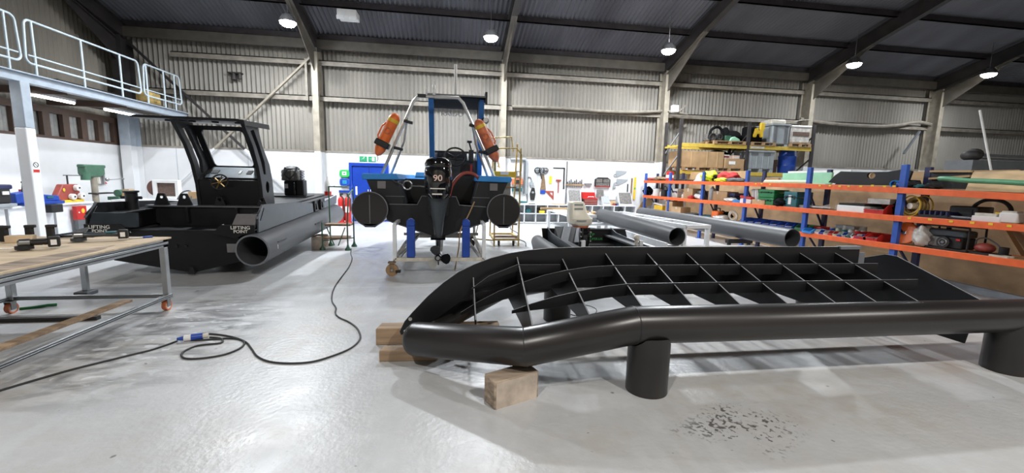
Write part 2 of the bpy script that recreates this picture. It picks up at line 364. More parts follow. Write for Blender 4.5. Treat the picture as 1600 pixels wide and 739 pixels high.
for z, x0, lb in ((5.42, -8.9, 'upper'), (4.25, XL, 'lower')):
    mb = MB().bx(x0, XR, 15.62, 15.86, z+.02, z+.05).bx(x0, XR, 15.62, 15.66, z-.12, z+.05)
    struct(mb, 'wall_girt', 'girt', '%s horizontal steel rail across the corrugated rear wall' % lb, 'wall rail')
for a, b_, lb in (((-10.0, 15.55, 5.6), (-4.55, 15.55, .15), 'falling to the right behind the black boat cabin'), ((-4.5, 15.5, 5.6), (-10.0, 15.5, .15), 'rising to the right up to the column head')):
    a, b_ = V(a), V(b_); k = (2.41-b_.z)/(a.z-b_.z); m_ = b_ + (a-b_)*k
    t = T('wall_brace', 'diagonal angle brace %s' % lb, 'brace', (b_.x, b_.y, b_.z), None, 'structure')
    MB().bar(m_, a, .1, .06).build('upper_length', 'steel_beige' if a.x > -6 else 'steel_dark', t); MB().bar(b_, m_, .1, .06).build('painted_length', 'white_paint', t)
struct(MB().bar((-4.75, 15.5, 4.1), (-4.75, 15.5, 5.45), .07), 'wall_strut', 'girt', 'short vertical strut between the two wall rails next to the brace', 'brace')
# mezzanine
MX = -8.5
struct(MB().bx(XL, MX-.1, YF, YB-.25, 3.42, 3.5), 'mezzanine_floor', 'eaves', 'brown boarded mezzanine deck along the left wall', 'mezzanine')
for y in (13.0, 11.2, 9.4, 7.6, 5.8): struct(MB().bx(XL, MX-.1, y-.05, y+.05, 3.27, 3.42), 'mezzanine_joist', 'brown_frame', 'brown joist under the mezzanine deck, about %.0f m from the viewpoint' % y, 'mezzanine')
ib = ibeam((MX, YF, 3.42), (MX, YB-.2, 3.42), .17, .2, (0, 0, 1)); struct(ib, 'mezzanine_beam', 'grey_paint', 'pale grey edge beam of the mezzanine', 'mezzanine')
for y, w in ((10.05, 'standing behind the wheeled bench'), (3.0, 'beyond the left edge of the frame')):
    c = T('mezzanine_column', 'square mezzanine column, white below and grey above, %s' % w, 'column', (MX, y, 0), None, 'structure')
    MB().bx(MX-.1, MX+.1, y-.1, y+.1, 2.42, 3.33).build('grey_shaft', 'grey_paint', c, .012); MB().bx(MX-.104, MX+.104, y-.104, y+.104, 0, 2.42).build('white_shaft', 'white_paint', c, .02)
xs = MX+.105; ys = 10.05
s = T('safety_sign', 'small no smoking sign on the white mezzanine column', 'sign', (xs, ys, 1.55))
MB().bx(xs, xs+.004, ys-.07, ys+.07, 1.52, 1.77).build('board', 'sign_white', s); MB().bx(xs+.004, xs+.006, ys-.065, ys+.065, 1.53, 1.59).build('red_band', 'red', s)
MB().torus((xs+.006, ys, 1.685), .05, .007, (1, 0, 0)).bar((xs+.006, ys-.035, 1.72), (xs+.006, ys+.035, 1.65), .008, .004).build('symbol', 'dark_grey', s)
# mezzanine rail panels
def railpanel(y0, y1, posts, lb):
    t = T('guard_rail', lb, 'railing', (MX, y0, 3.52), 'mezzanine guard rails'); z0, z1, zm = 3.74, 4.6, 3.9; r = .12
    def arc(cy, cz, a0, a1): return [(MX, cy+r*math.cos(a0+(a1-a0)*i/5), cz+r*math.sin(a0+(a1-a0)*i/5)) for i in range(6)]
    s_ = .16
    pts = arc(y0+s_, z1-r, PI/2, PI) + arc(y0+r, z0+r, PI, 1.5*PI) + arc(y1-r, z0+r, 1.5*PI, 2*PI) + arc(y1-s_, z1-r, 0, PI/2)
    MB().tube(pts, .024, 8, True).build('hoop', 'pale_rail', t)
    MB().cyl((MX, y0+.05, zm), (MX, y1-.05, zm), .018, n=8).build('mid_rail', 'pale_rail', t)
    for y in posts: MB().cyl((MX+.0, y, 3.52), (MX, y, z1), .024, n=8).build('post', 'pale_rail', t)
railpanel(10.25, 13.5, (10.45, 11.63, 12.8), 'pale tubular rail panel above the mezzanine column, second from the left')
railpanel(13.62, 15.3, (13.76, 14.5, 15.0), 'short pale rail panel at the far end of the mezzanine')
railpanel(7.0, 10.15, (7.3, 8.6, 9.9), 'pale rail panel cut by the left edge of the photo')
# windows under the mezzanine: brown frames with grey ribbed panes
def window(n, y0, y1, k):
    w = T('window_%d' % n, 'brown framed window row under the mezzanine, %s' % ('five panes beyond the white column' if n == 1 else 'panes left of the white column'), 'window', (XL, (y0+y1)/2, 2.45), None, 'structure'); x = XL
    st = (y1-y0)/k; holes = []
    for i in range(k): holes.append([(y0+st*i+.12, 2.48), (y0+st*(i+1)-.08, 2.48), (y0+st*(i+1)-.08, 3.08), (y0+st*i+.12, 3.08)])
    MB().plate([(y0-.1, 2.41), (y1+.2, 2.41), (y1+.2, 3.25), (y0-.1, 3.25)], holes, 'x', x-.1, x).build('window_frame', 'brown_frame', w)
    for i in range(k): corrug(y0+st*i+.1, y0+st*(i+1)-.06, lambda u, q, r: (x-.13+q*.6, u, 2.46+r*.64), .12, .02).build('pane', 'pane_sheet', w)
window(1, 12.3, 15.2, 5); window(2, 6.6, 12.1, 10)
# blue door with frame
d = T('door_1', 'blue double door with a blue frame behind the left tube of the blue boat', 'door', (-2.9, YB, 0), None, 'structure')
MB().plate([(-3.5, 0), (-2.15, 0), (-2.15, 2.08), (-3.5, 2.08)], [[(-3.4, .01), (-2.25, .01), (-2.25, 1.97), (-3.4, 1.97)]], 'y', YB-.09, YB-.001).build('door_frame', 'door_blue', d, .005)
for x0, x1 in ((-3.395, -2.83), (-2.82, -2.255)):
    l = MB().bx(x0, x1, YB-.05, YB-.01, .02, 1.96).build('door_leaf', 'door_blue', d, .004)
    MB().bx(-2.87 if x0 < -3 else -2.79, -2.855 if x0 < -3 else -2.775, YB-.1, YB-.05, .85, 1.15).build('pull_handle', 'white_steel', l)
MB().bx(-3.3, -3.24, YB-.056, YB-.05, .95, 1.25).build('door_notice', 'sign_white', d)
# ================================================================ UPTURNED HULL SKELETON
KY = 3.75; CY0 = 2.9; CY1 = 2*KY-CY0; TR = .143
h = T('hull_skeleton', 'large black plastic hull skeleton of ribs and tubes, upside down on pipe stands', 'boat hull', (2.2, KY, 0))
def side(y): return [(5.9, y, .505), (1.39, y, .525), (.56, y, .385), (-.265, KY-.27, .245) if y < KY else (-.2, KY+.12, .24)]
def tubepart(y):
    P = [V(p) for p in side(y)]; e = (P[-1]-P[-2]).normalized(); a = P[-1]
    pts = P[:-1]; rr = [TR]*len(pts)
    for k in range(6): an = k/5*PI/2*.97; pts.append(a + e*(TR*.75*math.sin(an))); rr.append(TR*math.cos(an) if k else TR)
    return MB().tube(pts, rr, 40)
pt = tubepart(CY0).build('pontoon_tube', 'hdpe_pipe', h)
for p, q, x in (((1.39, CY0, .525), (1, 0, -.01), 0), ((.56, CY0, .385), (.9, -.2, .14), 0)):
    MB().torus(p, TR-.001, .005, q, 36, 6).build('weld_seam', 'hdpe', pt)
tubepart(CY1).build('pontoon_tube', 'hdpe_pipe', h)
top = [(-.439, .222), (-.397, .311), (-.329, .393), (-.192, .54), (-.049, .668), (.083, .762), (.224, .832), (.378, .89), (.545, .934), (.727, .964), (.92, .981), (1.26, .992), (4.25, .992)]
bot = [(4.25, .6), (1.3, .6), (.9, .6), (.62, .6), (.42, .6), (.3, .585), (.215, .555), (.09, .48), (-.037, .386), (-.15, .31), (-.26, .24), (-.34, .19), (-.43, .19)]
kp = MB().plate(top+bot, [circ(-.345, .335, .012, 10), circ(-.395, .225, .009, 8)], 'y', KY-.011, KY+.011).build('keel_plate', 'hdpe_sheet', h, edge='top_sheen')
MB().cyl((-.345, KY-.016, .335), (-.345, KY+.016, .335), .0165, n=12).build('bolt', 'chrome', kp)
MB().cyl((-.395, KY-.015, .225), (-.395, KY+.015, .225), .01, n=10).build('bolt', 'chrome', kp)
MB().bx(4.0, 4.25, KY-.03, KY+.03, .968, .998).bx(4.25, 4.32, KY-.012, KY+.012, .8, .93).build('keel_end_cap', 'hdpe_cut', kp)
ribs = ((.22, .72, .45, .45), (.62, .905, .535, .37), (1.05, .885, .60, .50), (1.47, .933, .654, .565), (1.89, .933, .654, .565), (2.3, .933, .654, .565), (2.72, .933, .654, .565), (3.16, .933, .654, .565), (3.55, .933, .654, .565), (3.96, .933, .654, .565))
def ribmb(x, zk, zc, zb, t=.011):
    yc = .85 if x > .8 else (.78 if x > .5 else .42); w = .52 if x > .5 else .15
    if x > .5: p = [(KY-yc, zc-.03), (KY-yc+.01, zc), (KY, zk), (KY+yc-.01, zc), (KY+yc, zc-.03), (KY+w, zb), (KY-w, zb)]
    else: p = [(KY-yc, zc-.1), (KY-yc, zc), (KY, zk), (KY+yc, zc), (KY+yc, zc-.1), (KY, zb+.1)]
    return MB().prism(p, 'x', x-t/2, x+t/2)
for r in ribs: ribmb(*r).build('rib', 'hdpe_sheet', h, .0015, 1, edge='top_sheen')
def stringer(y, pts, x1, dz=.1):
    P = [(x, z) for x, z in pts] + [(x1, pts[-1][1])]
    return MB().prism(P + [(x, z-dz*min(1, .25+(x-pts[0][0])*2)) for x, z in P[::-1]], 'y', y-.006, y+.006)
sa = [(.1, .46), (.235, .544), (.43, .645), (.627, .716), (.826, .781), (1.018, .822), (1.235, .852), (1.445, .862), (1.6, .863)]
sb = [(.5, .56), (.662, .615), (.848, .668), (1.058, .713), (1.271, .748), (1.478, .768), (1.6, .769)]
for s in (-1, 1):
    stringer(KY+s*.24, sa, 4.22, .1).build('stringer', 'hdpe_sheet', h, .0015, 1, edge='top_sheen'); stringer(KY+s*.53, sb, 4.33, .1).build('stringer', 'hdpe_sheet', h, .0015, 1, edge='top_sheen')
stringer(KY-.12, [(.2, .64), (.35, .75), (.6, .85)], 1.0, .06).build('stringer', 'hdpe_sheet', h, edge='top_sheen')
MB().prism([(KY-.74, .215), (KY-.8, .645), (KY-.06, .9), (KY+.06, .9), (KY+.8, .645), (KY+.74, .215)], 'x', 4.655, 4.67).build('transom_plate', 'hdpe_sheet', h, .0015, 1, edge='top_sheen')
# stands: saddle cut offcuts of the same pipe
def stand(x, y, r, H, lb):
    n = 40; vs = []; tz = .515
    for ro in (r, r-.02):
        for i in range(n): an = 2*PI*i/n; vs.append((x+ro*math.cos(an), y+ro*math.sin(an), 0))
        for i in range(n):
            an = 2*PI*i/n; dy = ro*math.sin(an); z = tz - math.sqrt(max(0, (TR+.002)**2-min(dy*dy, (TR+.002)**2))); vs.append((x+ro*math.cos(an), y+dy, min(z, .42+abs(dy)*.25)))
    k = 2*n; fs = []
    for i in range(n):
        j = (i+1) % n; fs += [(i, j, n+j, n+i), (k+j, k+i, k+n+i, k+n+j), (n+i, n+j, k+n+j, k+n+i), (j, i, k+i, k+j)]
    return one(MB().add(vs, fs), 'pipe_stand', 'hdpe_pipe', lb, 'pipe stand', 'pipe offcuts under the hull skeleton')
stand(1.53, CY0, .158, .42, 'short upright black pipe under the near tube, close to the tube bend')
stand(4.98, CY0, .158, .42, 'short upright black pipe under the near tube, cut by the picture edge')
stand(1.25, CY1, .158, .42, 'upright black pipe under the far tube, seen between the hull ribs')
stand(4.6, CY1, .158, .42, 'upright black pipe under the far tube at its transom end')
# timber blocks
def timber(name, lb, corners, H, m='timber', end='timber_end', up=0):
    # corners: four floor points; end grain is a part of its own
    q = [V(p) for p in corners]; c = sum(q, V((0, 0, 0)))/4; t = T(name, lb, 'timber', (c.x, c.y, up)); z0, z1 = up, up+H
    P = [V((p.x, p.y, z0)) for p in q] + [V((p.x, p.y, z1)) for p in q]
    MB().hexa(P).build('block', m, t, .008)
    e = (P[1]-P[0]); nrm = V((e.y, -e.x, 0)).normalized()*.003
    MB().hexa([P[0]+nrm*1+e*.04, P[1]+nrm-e*.04, P[1]-nrm-e*.04, P[0]-nrm+e*.04, P[4]+nrm+e*.04-V((0, 0, .01)), P[5]+nrm-e*.04-V((0, 0, .01)), P[5]-nrm-e*.04-V((0, 0, .01)), P[4]-nrm+e*.04-V((0, 0, .01))]).build('end_grain', end, t, label='paler sawn end')
    return t
timber('sleeper_block', 'weathered grey brown sleeper block under the bend of the near tube', [(.315, 2.725, 0), (.66, 2.87, 0), (.60, 3.04, 0), (.255, 2.87, 0)], .205, 'timber_old', 'timber_end')
timber('bow_timber', 'long timber on the floor under the hull skeleton bow, further from the viewer', [(-.69, 3.98, 0), (-.66, 4.15, 0), (.5, 4.12, 0), (.5, 3.95, 0)], .165, 'timber', 'timber_end')
timber('bow_timber', 'shorter brown timber under the tip of the near tube bow', [(-.6, 3.6, 0), (-.58, 3.72, 0), (-.1, 3.7, 0), (-.1, 3.58, 0)], .1, 'timber', 'timber_end')
# ================================================================ WHEELED BENCH AT THE LEFT
TX1 = -3.22; TX0 = -4.87; TY0 = 3.3; TY1 = 5.33
t = T('wheeled_bench', 'aluminium profile bench on castors with a scorched plywood top', 'workbench', ((TX0+TX1)/2, (TY0+TY1)/2, 0))
MB().prism([(-3.2, TY0-.02), (-3.2, 5.36), (-4.57, 5.38), (-5.1, 5.4), (-5.1, TY0-.02)], 'z', .835, .853).build('bench_top', 'ply_top', t, .002)
burn = MB().prism([(-3.23, 3.45), (-3.22, 3.9), (-3.25, 4.4), (-3.35, 4.75), (-3.42, 4.5), (-3.5, 4.0), (-3.45, 3.5)], 'z', .853, .8536).build('scorch_mark', 'timber_old', t, label='dark scorched streak along the edge')
def profile(a, b, w=.09, hh=.09, par=t):
    m = MB().bar(a, b, w, hh); a, b = V(a), V(b); u, q = frame_of(b-a)
    for s in (1, -1): m.bar(a+u*s*w/2, b+u*s*w/2, .006, hh*.28); 
    o = m.build('frame_rail', 'alu', par, .004)
    g = MB()
    for s in (1, -1):
        for k in (1, -1): g.bar(a+u*s*(w/2+.0015)+q*k*hh*.2, b+u*s*(w/2+.0015)+q*k*hh*.2, .004, .007)
    g.build('slot', 'black', o); return o
profile((TX1-.045, TY0, .79), (TX1-.045, TY1, .79)); profile((TX0+.045, TY0, .79), (TX0+.045, TY1, .79))
profile((TX0, TY1-.045, .79), (TX1, TY1-.045, .79)); profile((TX0, TY0+.045, .79), (TX1, TY0+.045, .79))
profile((TX1-.025, TY0, .165), (TX1-.025, TY1, .165), .045, .045); profile((TX0+.025, TY0, .165), (TX0+.025, TY1, .165), .045, .045)
profile((TX0, TY1-.025, .165), (TX1, TY1-.025, .165), .045, .045)
for x, y in ((TX1-.045, TY1-.045), (TX1-.045, TY0+.045), (TX0+.045, TY1-.045), (TX0+.045, TY0+.045)):
    MB().bx(x-.03+.01, x+.03+.01, y-.03+.01, y+.03+.01, .145, .745).build('leg', 'alu', t, .005)
    w = MB().bx(x-.045, x+.045, y-.05, y+.05, .133, .143).hexa([V(p) for p in ((x-.03, y-.03, .05), (x-.024, y-.03, .05), (x-.024, y+.03, .05), (x-.03, y+.03, .05), (x-.03, y-.045, .135), (x-.024, y-.045, .135), (x-.024, y+.045, .135), (x-.03, y+.045, .135))])
    w.box((x+.027, y, .09), (.006, .06, .09)).build('castor_fork', 'steel', t)
    k = MB().cyl((x-.02, y, .06), (x+.02, y, .06), .046, n=24).build('castor_wheel', 'white_plastic', t)
    MB().pipe((x-.022, y, .06), (x+.022, y, .06), .06, .044, 28).build('tread', 'orange_faded', k)
for x in (-3.5,): MB().bar((x, TY0, .2), (x+.03, 5.0, .2), .1, .025).build('plank', 'timber', t, .003)
t2 = T('steel_trestle', 'grey steel trestle leg standing behind the wheeled bench', 'trestle', (-4.66, 6.04, 0))
MB().bx(-4.69, -4.63, 6.02, 6.07, .05, .72).build('post', 'alu', t2, .004); MB().bx(-4.74, -4.58, 5.95, 6.13, 0, .05).build('foot', 'grey_dark_plastic', t2, .01); MB().bx(-4.78, -4.54, 5.9, 6.18, .72, .77).build('head', 'alu', t2, .004)
one(MB().bar((-5.6, 4.98, .02), (-3.75, 4.98, .02), .06, .04), 'steel_bar', 'steel_dark', 'long dark steel flat bar lying on the floor under the wheeled bench', 'bar')
one(MB().tube([(-4.85, 5.4, .012), (-4.75, 5.45, .012), (-4.65, 5.5, .02), (-4.6, 5.55, .012)], .016, 8), 'floor_strap', 'green', 'scrap of green strap on the floor under the wheeled bench', 'strap')
ZT = .853
def grinder(loc, rz, lb, body, dark, L=.2, cut=True):
    g = T('angle_grinder', lb, 'power tool', (0, 0, 0)); z = .07
    MB().loft([[V((x, r*math.cos(a), z+r*.85*math.sin(a))) for a in [2*PI*i/14 for i in range(14)]] for x, r in ((-.02, .032), (.05, .036), (.07, .03), (L, .026), (L+.03, .036), (L+.05, .036))]).build('body', dark, g)
    MB().loft([[V((x, r*math.cos(a), z+r*math.sin(a))) for a in [2*PI*i/14 for i in range(14)]] for x, r in ((-.1, .02), (-.085, .036), (-.02, .036))]).cyl((-.06, 0, .035), (-.06, 0, z), .026).build('gear_head', 'steel', g)
    MB().lathe([(.062, .0), (.062, .03), (.03, .034)], (-.06, 0, .012)).build('disc_guard', dark, g); MB().cyl((-.06, 0, .012), (-.06, 0, .017), .058, n=28).build('disc', 'rubber', g)
    MB().bx(L+.05, L+.13, -.04, .04, .02, .115).build('battery', 'black', g, .008); MB().bx(L-.05, L+.04, -.037, .037, .085, .1).build('switch_cover', body, g, .004)
    MB().bx(L+.07, L+.11, -.042, -.038, .04, .09).build('battery_label', 'sign_white', g)
    g.location = loc; g.rotation_euler[2] = rz; return g
grinder((-3.78, 4.98, ZT), .45, 'teal and black cordless angle grinder lying on the plywood bench top', 'teal', 'dark_grey', .2)
grinder((-3.83, 4.47, ZT), .6, 'all black angle grinder nearer the left edge on the plywood bench top', 'black', 'black', .04)
k = T('marker_pen', 'blue and white marker pen lying beside the grinder battery on the bench', 'pen', (-3.47, 5.2, ZT)); MB().cyl((-3.5, 5.15, ZT+.01), (-3.42, 5.24, ZT+.01), .009, n=8).build('barrel', 'white_plastic', k); MB().cyl((-3.42, 5.24, ZT+.01), (-3.36, 5.3, ZT+.01), .012, n=8).build('cap', 'blue', k)
k = T('timber_offcut', 'pale timber offcut propping dark clamps on the bench top', 'timber', (-4.35, 4.95, ZT)); MB().box((-4.35, 4.95, ZT+.035), (.2, .09, .07), .3).build('block', 'ply_top', k, .003)
for i, (x, y) in enumerate(((-4.52, 4.98), (-4.36, 5.06), (-4.2, 5.1))):
    k = T('bar_clamp', 'dark upright clamp standing on the bench top, %s' % ('beside the steel box', 'behind the pale offcut', 'in front of the white column')[i], 'clamp', (x, y, ZT)); MB().bx(x-.03, x+.03, y-.02, y+.02, ZT, ZT+.14).build('jaw', 'rubber', k, .006); MB().box((x+.01, y, ZT+.15), (.08, .05, .03), .4).build('head', 'black', k, .005)
k = T('steel_box', 'small beige steel box with a round knockout on the left end of the bench', 'box', (-4.68, 5.0, ZT)); MB().bx(-4.76, -4.58, 4.94, 5.06, ZT, ZT+.16).build('body', 'steel_beige', k, .005); MB().cyl((-4.67, 4.937, ZT+.09), (-4.67, 4.941, ZT+.09), .03).build('knockout', 'black', k)
k = T('screwdriver', 'wood handled screwdriver lying on the left part of the bench top', 'screwdriver', (-4.1, 4.45, ZT)); MB().cyl((-4.22, 4.36, ZT+.015), (-4.12, 4.42, ZT+.015), .014, n=8).build('handle', 'plywood', k); MB().cyl((-4.12, 4.42, ZT+.015), (-3.98, 4.49, ZT+.012), .004, n=6).build('shaft', 'steel', k)
k = T('scraper', 'grey bladed scraper tilted against the white column foot on the bench', 'scraper', (-4.1, 5.28, ZT)); MB().box((-4.05, 5.28, ZT+.075), (.12, .1, .006), .2, .5, -.3).build('blade', 'grey_dark_plastic', k); MB().cyl((-4.12, 5.26, ZT+.02), (-4.22, 5.22, ZT+.02), .014, n=8).build('handle', 'black', k)
# power cable and blue connector on the floor
cp = [oZ(*p) for p in ((-30, 622), (0, 612), (60, 594), (120, 577), (200, 557), (240, 547), (277, 534))]
def smooth(P, k=6):
    out = []
    for i in range(len(P)-1):
        a, b, c, d_ = P[max(0, i-1)], P[i], P[i+1], P[min(len(P)-1, i+2)]
        for j in range(k):
            u = j/k; out.append(.5*((2*b) + (c-a)*u + (2*a-5*b+4*c-d_)*u*u + (3*b-a-3*c+d_)*u**3))
    return out+[P[-1]]
cr = .0085
one(MB().tube([p+V((0, 0, cr)) for p in smooth(cp)], cr, 8), 'mains_cable', 'cable', 'black mains cable running from the bench castor to the blue connector', 'cable')
cp = [(328, 528), (345, 530), (345, 537), (310, 541), (288, 550), (284, 558), (295, 562), (325, 560), (355, 554), (377, 544), (381, 535), (365, 530), (335, 531), (300, 533), (290, 528), (302, 524), (330, 523), (360, 527), (383, 535), (393, 546), (402, 558), (420, 566), (450, 569), (485, 567), (515, 559), (545, 547), (560, 535), (563, 525), (557, 513), (545, 504), (530, 497), (524, 490), (525, 482), (519, 472), (519, 460), (524, 447), (534, 433), (545, 418), (550, 405), (548, 397), (549, 389)]
one(MB().tube([p+V((0, 0, cr)) for p in smooth([oZ(*q) for q in cp], 5)], cr, 8), 'extension_cable', 'cable', 'black extension cable looping on the floor and snaking away to the small steps', 'cable')
a, b_ = oZ(277, 535), oZ(326, 529); k = T('power_connector', 'blue and white industrial plug and socket joined on the floor', 'connector', (a+b_)/2); zc = V((0, 0, .033)); dd = (b_-a)
for nm, u0, u1, r, m_ in (('plug_tail', 0, .22, .022, 'blue'), ('plug_body', .22, .45, .03, 'white_plastic'), ('socket_collar', .45, .82, .033, 'blue'), ('cable_gland', .82, 1, .024, 'dirty_white')):
    MB().cyl(a+dd*u0+zc, a+dd*u1+zc, r if nm != 'plug_tail' else .013, r, n=14).build(nm, m_, k)
one(MB().tube(smooth([oZ(*p)+V((0, 0, .004)) for p in ((872, 480), (880, 488), (905, 494), (928, 491), (931, 483), (915, 477), (900, 480))]), .004, 6), 'wire_loop', 'cable', 'thin dark wire loop on the floor under the hull skeleton ribs', 'wire')
# ================================================================ BIG BLACK OPEN BOAT (left)
b = T('landing_boat', 'large black unfinished open boat with a windscreen cabin, beside the bench', 'boat', (-4.0, 6.9, 0))
def q(p): return V((p[0], p[1], p[2]-.04*(p[1]-6.9)))
for x, y0 in ((-3.0, 6.9), (-5.3, 7.3)):
    t = MB().pipe((x, y0, .43), (x, 11.6, .43), .247, .222, 48).build('pontoon_tube', 'grey_pipe', b)
    MB().pipe((x, y0-.002, .43), (x, y0+.002, .43), .246, .223, 48).build('tube_rim', 'hdpe_cut', t, label='pale cut end of the tube')
    s = 1 if x > -4 else -1
    if s > 0:
        MB().bar((x+.235, 7.25, .5), (x+.235, 7.62, .5), .035, .012).bar((x+.235, 7.25, .47), (x+.235, 7.25, .38), .03, .012).build('step_slot', 'hdpe', t)
        MB().bx(x+.243, x+.249, 7.22, 7.235, .39, .46).build('slot_edge', 'white_plastic', t)
        MB().bar((x+.24, 9.2, .5), (x+.24, 9.7, .5), .02, .03).build('step_slot', 'hdpe', t)
MB().prism([(-5.04, .62), (-5.04, .3), (-4.0, .045), (-3.26, .26), (-3.26, .62)], 'y', 7.14, 11.5).build('hull_bottom', 'hdpe', b)
fp = MB().prism([(-5.05, .24), (-3.97, .035), (-3.3, .2), (-3.27, .5), (-3.27, .71), (-4.68, .71), (-5.05, .72)], 'y', 7.1, 7.14).build('bow_door', 'hdpe_sheet', b, .004)
for x, z in ((-4.16, .46), (-4.03, .46)):
    MB().cyl((x, 7.1, z), (x, 7.075, z), .022, n=10).build('hinge_bolt', 'black', fp)
MB().bx(-3.45, -3.31, 7.085, 7.1, .36, .5).build('wear_pad', 'pale_plate', fp, .004)
MB().prism([(-4.02, .02), (-3.92, .02), (-3.95, .14), (-3.99, .14)], 'y', 7.06, 7.1).build('keel_shoe', 'black', fp)
# interior well, coaming and after deck
MB().bx(-5.04, -3.26, 7.14, 8.2, .35, .4).build('well_floor', 'hdpe_sheet', b)
cm = MB().prism([(-5.2, .95), (-5.2, .7), (-5.04, .65), (-5.04, .38), (-3.26, .38), (-3.26, .65), (-3.12, .7), (-3.05, .95)], 'y', 8.2, 8.26).build('coaming', 'hdpe', b, .004)
MB().bx(-5.22, -3.03, 8.15, 8.3, .95, .975).build('coaming_cap', 'hdpe_cut', cm, label='grey worn top edge')
for x in (-4.55, -3.75): MB().bx(x-.02, x+.02, 8.12, 8.2, .7, .95).build('bracket', 'black', cm)
MB().bar((-4.0, 7.7, .42), (-3.72, 7.6, .72), .03, .03).build('loose_strut', 'hdpe_cut', b)
MB().bx(-5.2, -3.1, 8.3, 11.5, .93, .96).build('after_deck', 'hdpe', b, .003)
def lug(x, y, z, w=.2, h_=.22):
    return MB().plate([(x-w/2, z), (x+w/2, z), (x+w*.2, z+h_), (x-w*.2, z+h_)], [circ(x, z+h_*.72, .03, 12)], 'y', y-.015, y+.015)
for x in (-4.98, -4.62, -4.05, -3.35): lug(x, 8.22, .96, .26 if x < -4.2 else .2, .22 if x < -4.2 else .17).build('lifting_lug', 'hdpe', b, .003)
# bulwarks
for s in (1, -1):
    e_ = 0 if s > 0 else -.3; x = -4.0 + s*1.03 + e_; pl = [(7.06, .685), (7.1, .96), (7.32, 1.1), (8.71, 1.01), (9.76, .88), (9.8, .685), (9.0, .685)]
    bw = MB().plate(pl, [[(7.14, .86), (7.17, .86), (7.33, 1.04), (7.30, 1.05)]], 'x', x-.012, x+.012).build('bulwark', 'dark_grey' if s > 0 else 'hdpe', b, .003)
    MB().bar((x-s*.006, 7.06, .9), (x-s*.006, 7.3, 1.1), .03, .012).build('edge_strip', 'hdpe_cut', bw)
    MB().prism([(10.5, .685), (10.5, .82), (11.78, .9), (11.7, .685), (10.6, .685)], 'x', x-.012, x+.012).build('stern_bulwark', 'dark_grey', b, .003)
    MB().bx(-4+e_+s*.9-.13, -4+e_+s*.9+.13, 7.2, 11.5, .9, .93).build('side_deck', 'hdpe', b, .003)
    MB().prism([(7.2, .66), (7.2, .9), (8.2, .92), (9.8, .9), (11.5, .9), (11.5, .66)], 'x', -4+e_+s*.8-.01, -4+e_+s*.8+.01).build('inner_side', 'hdpe_sheet', b)
    for y in (9.9, 10.35): MB().plate([(y-.05, .685), (y+.22, .685), (y+.1, .92), (y-.05, .92)], [[(y, .72), (y+.1, .72), (y+.06, .86), (y, .86)]], 'x', x-.03, x+.03).build('bulwark_bracket', 'black', b)
    f = MB().hexa([V(p) for p in ((x-s*(.38-e_), 7.05, .76), (x-s*.04, 7.05, .76), (x-s*.04, 7.1, .76), (x-s*(.38-e_), 7.1, .76), (x-s*(.33-e_), 7.16, .96), (x-s*.04, 7.16, .96), (x-s*.04, 7.2, .96), (x-s*(.33-e_), 7.2, .96))]).build('corner_panel', 'pale_plate' if s > 0 else 'dark_grey', b)
    lp = MB().prism([(x-s*.62, .68), (x-s*.5, .81), (x-s*.02, .81), (x-s*.02, .69), (x-s*.2, .655), (x-s*.3, .6)], 'y', 7.0, 7.03).build('lifting_plate', 'hdpe_sheet', b, .003)
    tx = x-s*.22
    text('LIFTING', 'lettering', 'text_white', lp, (tx, 6.998, .768), .072, sx=1.1); text('POINT', 'lettering', 'text_white', lp, (tx, 6.998, .708), .066, sx=1.05)
MB().lathe([(.1, 0), (.1, .02), (.085, .03), (.085, .3), (.11, .31), (.11, .335)], (-5.27, 7.95, .9), n=24).cyl((-5.42, 7.95, 1.12), (-5.12, 7.95, 1.12), .025).build('mooring_post', 'hdpe', b)
# cabin
cx0, cx1 = -4.42, -3.38
def zz(P): return [(y, z-.04*(y-6.9)) for y, z in P]
poly = zz([(7.74, 2.45), (7.8, 2.36), (8.02, 2.08), (8.18, 1.74), (8.26, 1.4), (8.28, 1.0), (8.78, 1.0), (8.74, 1.5), (8.66, 1.78), (8.4, 2.12), (8.26, 2.46)])
for x in (cx0, cx1):
    MB().plate(poly, [zz([(7.97, 2.33), (8.17, 2.06), (8.3, 1.82), (8.38, 1.6), (8.46, 1.6), (8.44, 1.82), (8.28, 2.1), (8.1, 2.36)]), [(8.5+.07*math.cos(a), 1.3+.11*math.sin(a)) for a in [2*PI*i/14 for i in range(14)]]], 'x', x-.03, x+.03).build('cabin_side', 'hdpe', b, .006)
MB().prism(zz([(8.3, 1.0), (8.26, 1.48), (8.64, 1.7), (8.76, 1.7), (8.78, 1.0)]), 'x', cx0+.03, cx1-.03).build('console', 'hdpe_sheet', b, .006)
dsh = MB().prism(zz([(8.3, 1.52), (8.62, 1.705), (8.62, 1.715), (8.3, 1.53)]), 'x', cx0+.12, cx1-.06).build('dashboard', 'dash', b)
for x, w, d_, m_ in ((-3.62, .09, .06, 'rubber'), (-4.2, .12, .05, 'black'), (-3.78, .04, .04, 'white_plastic'), (-4.3, .05, .1, 'black')):
    MB().box((x, 8.46, 1.565), (w, d_+.06, .012), 0, .52).build('instrument', m_, dsh)
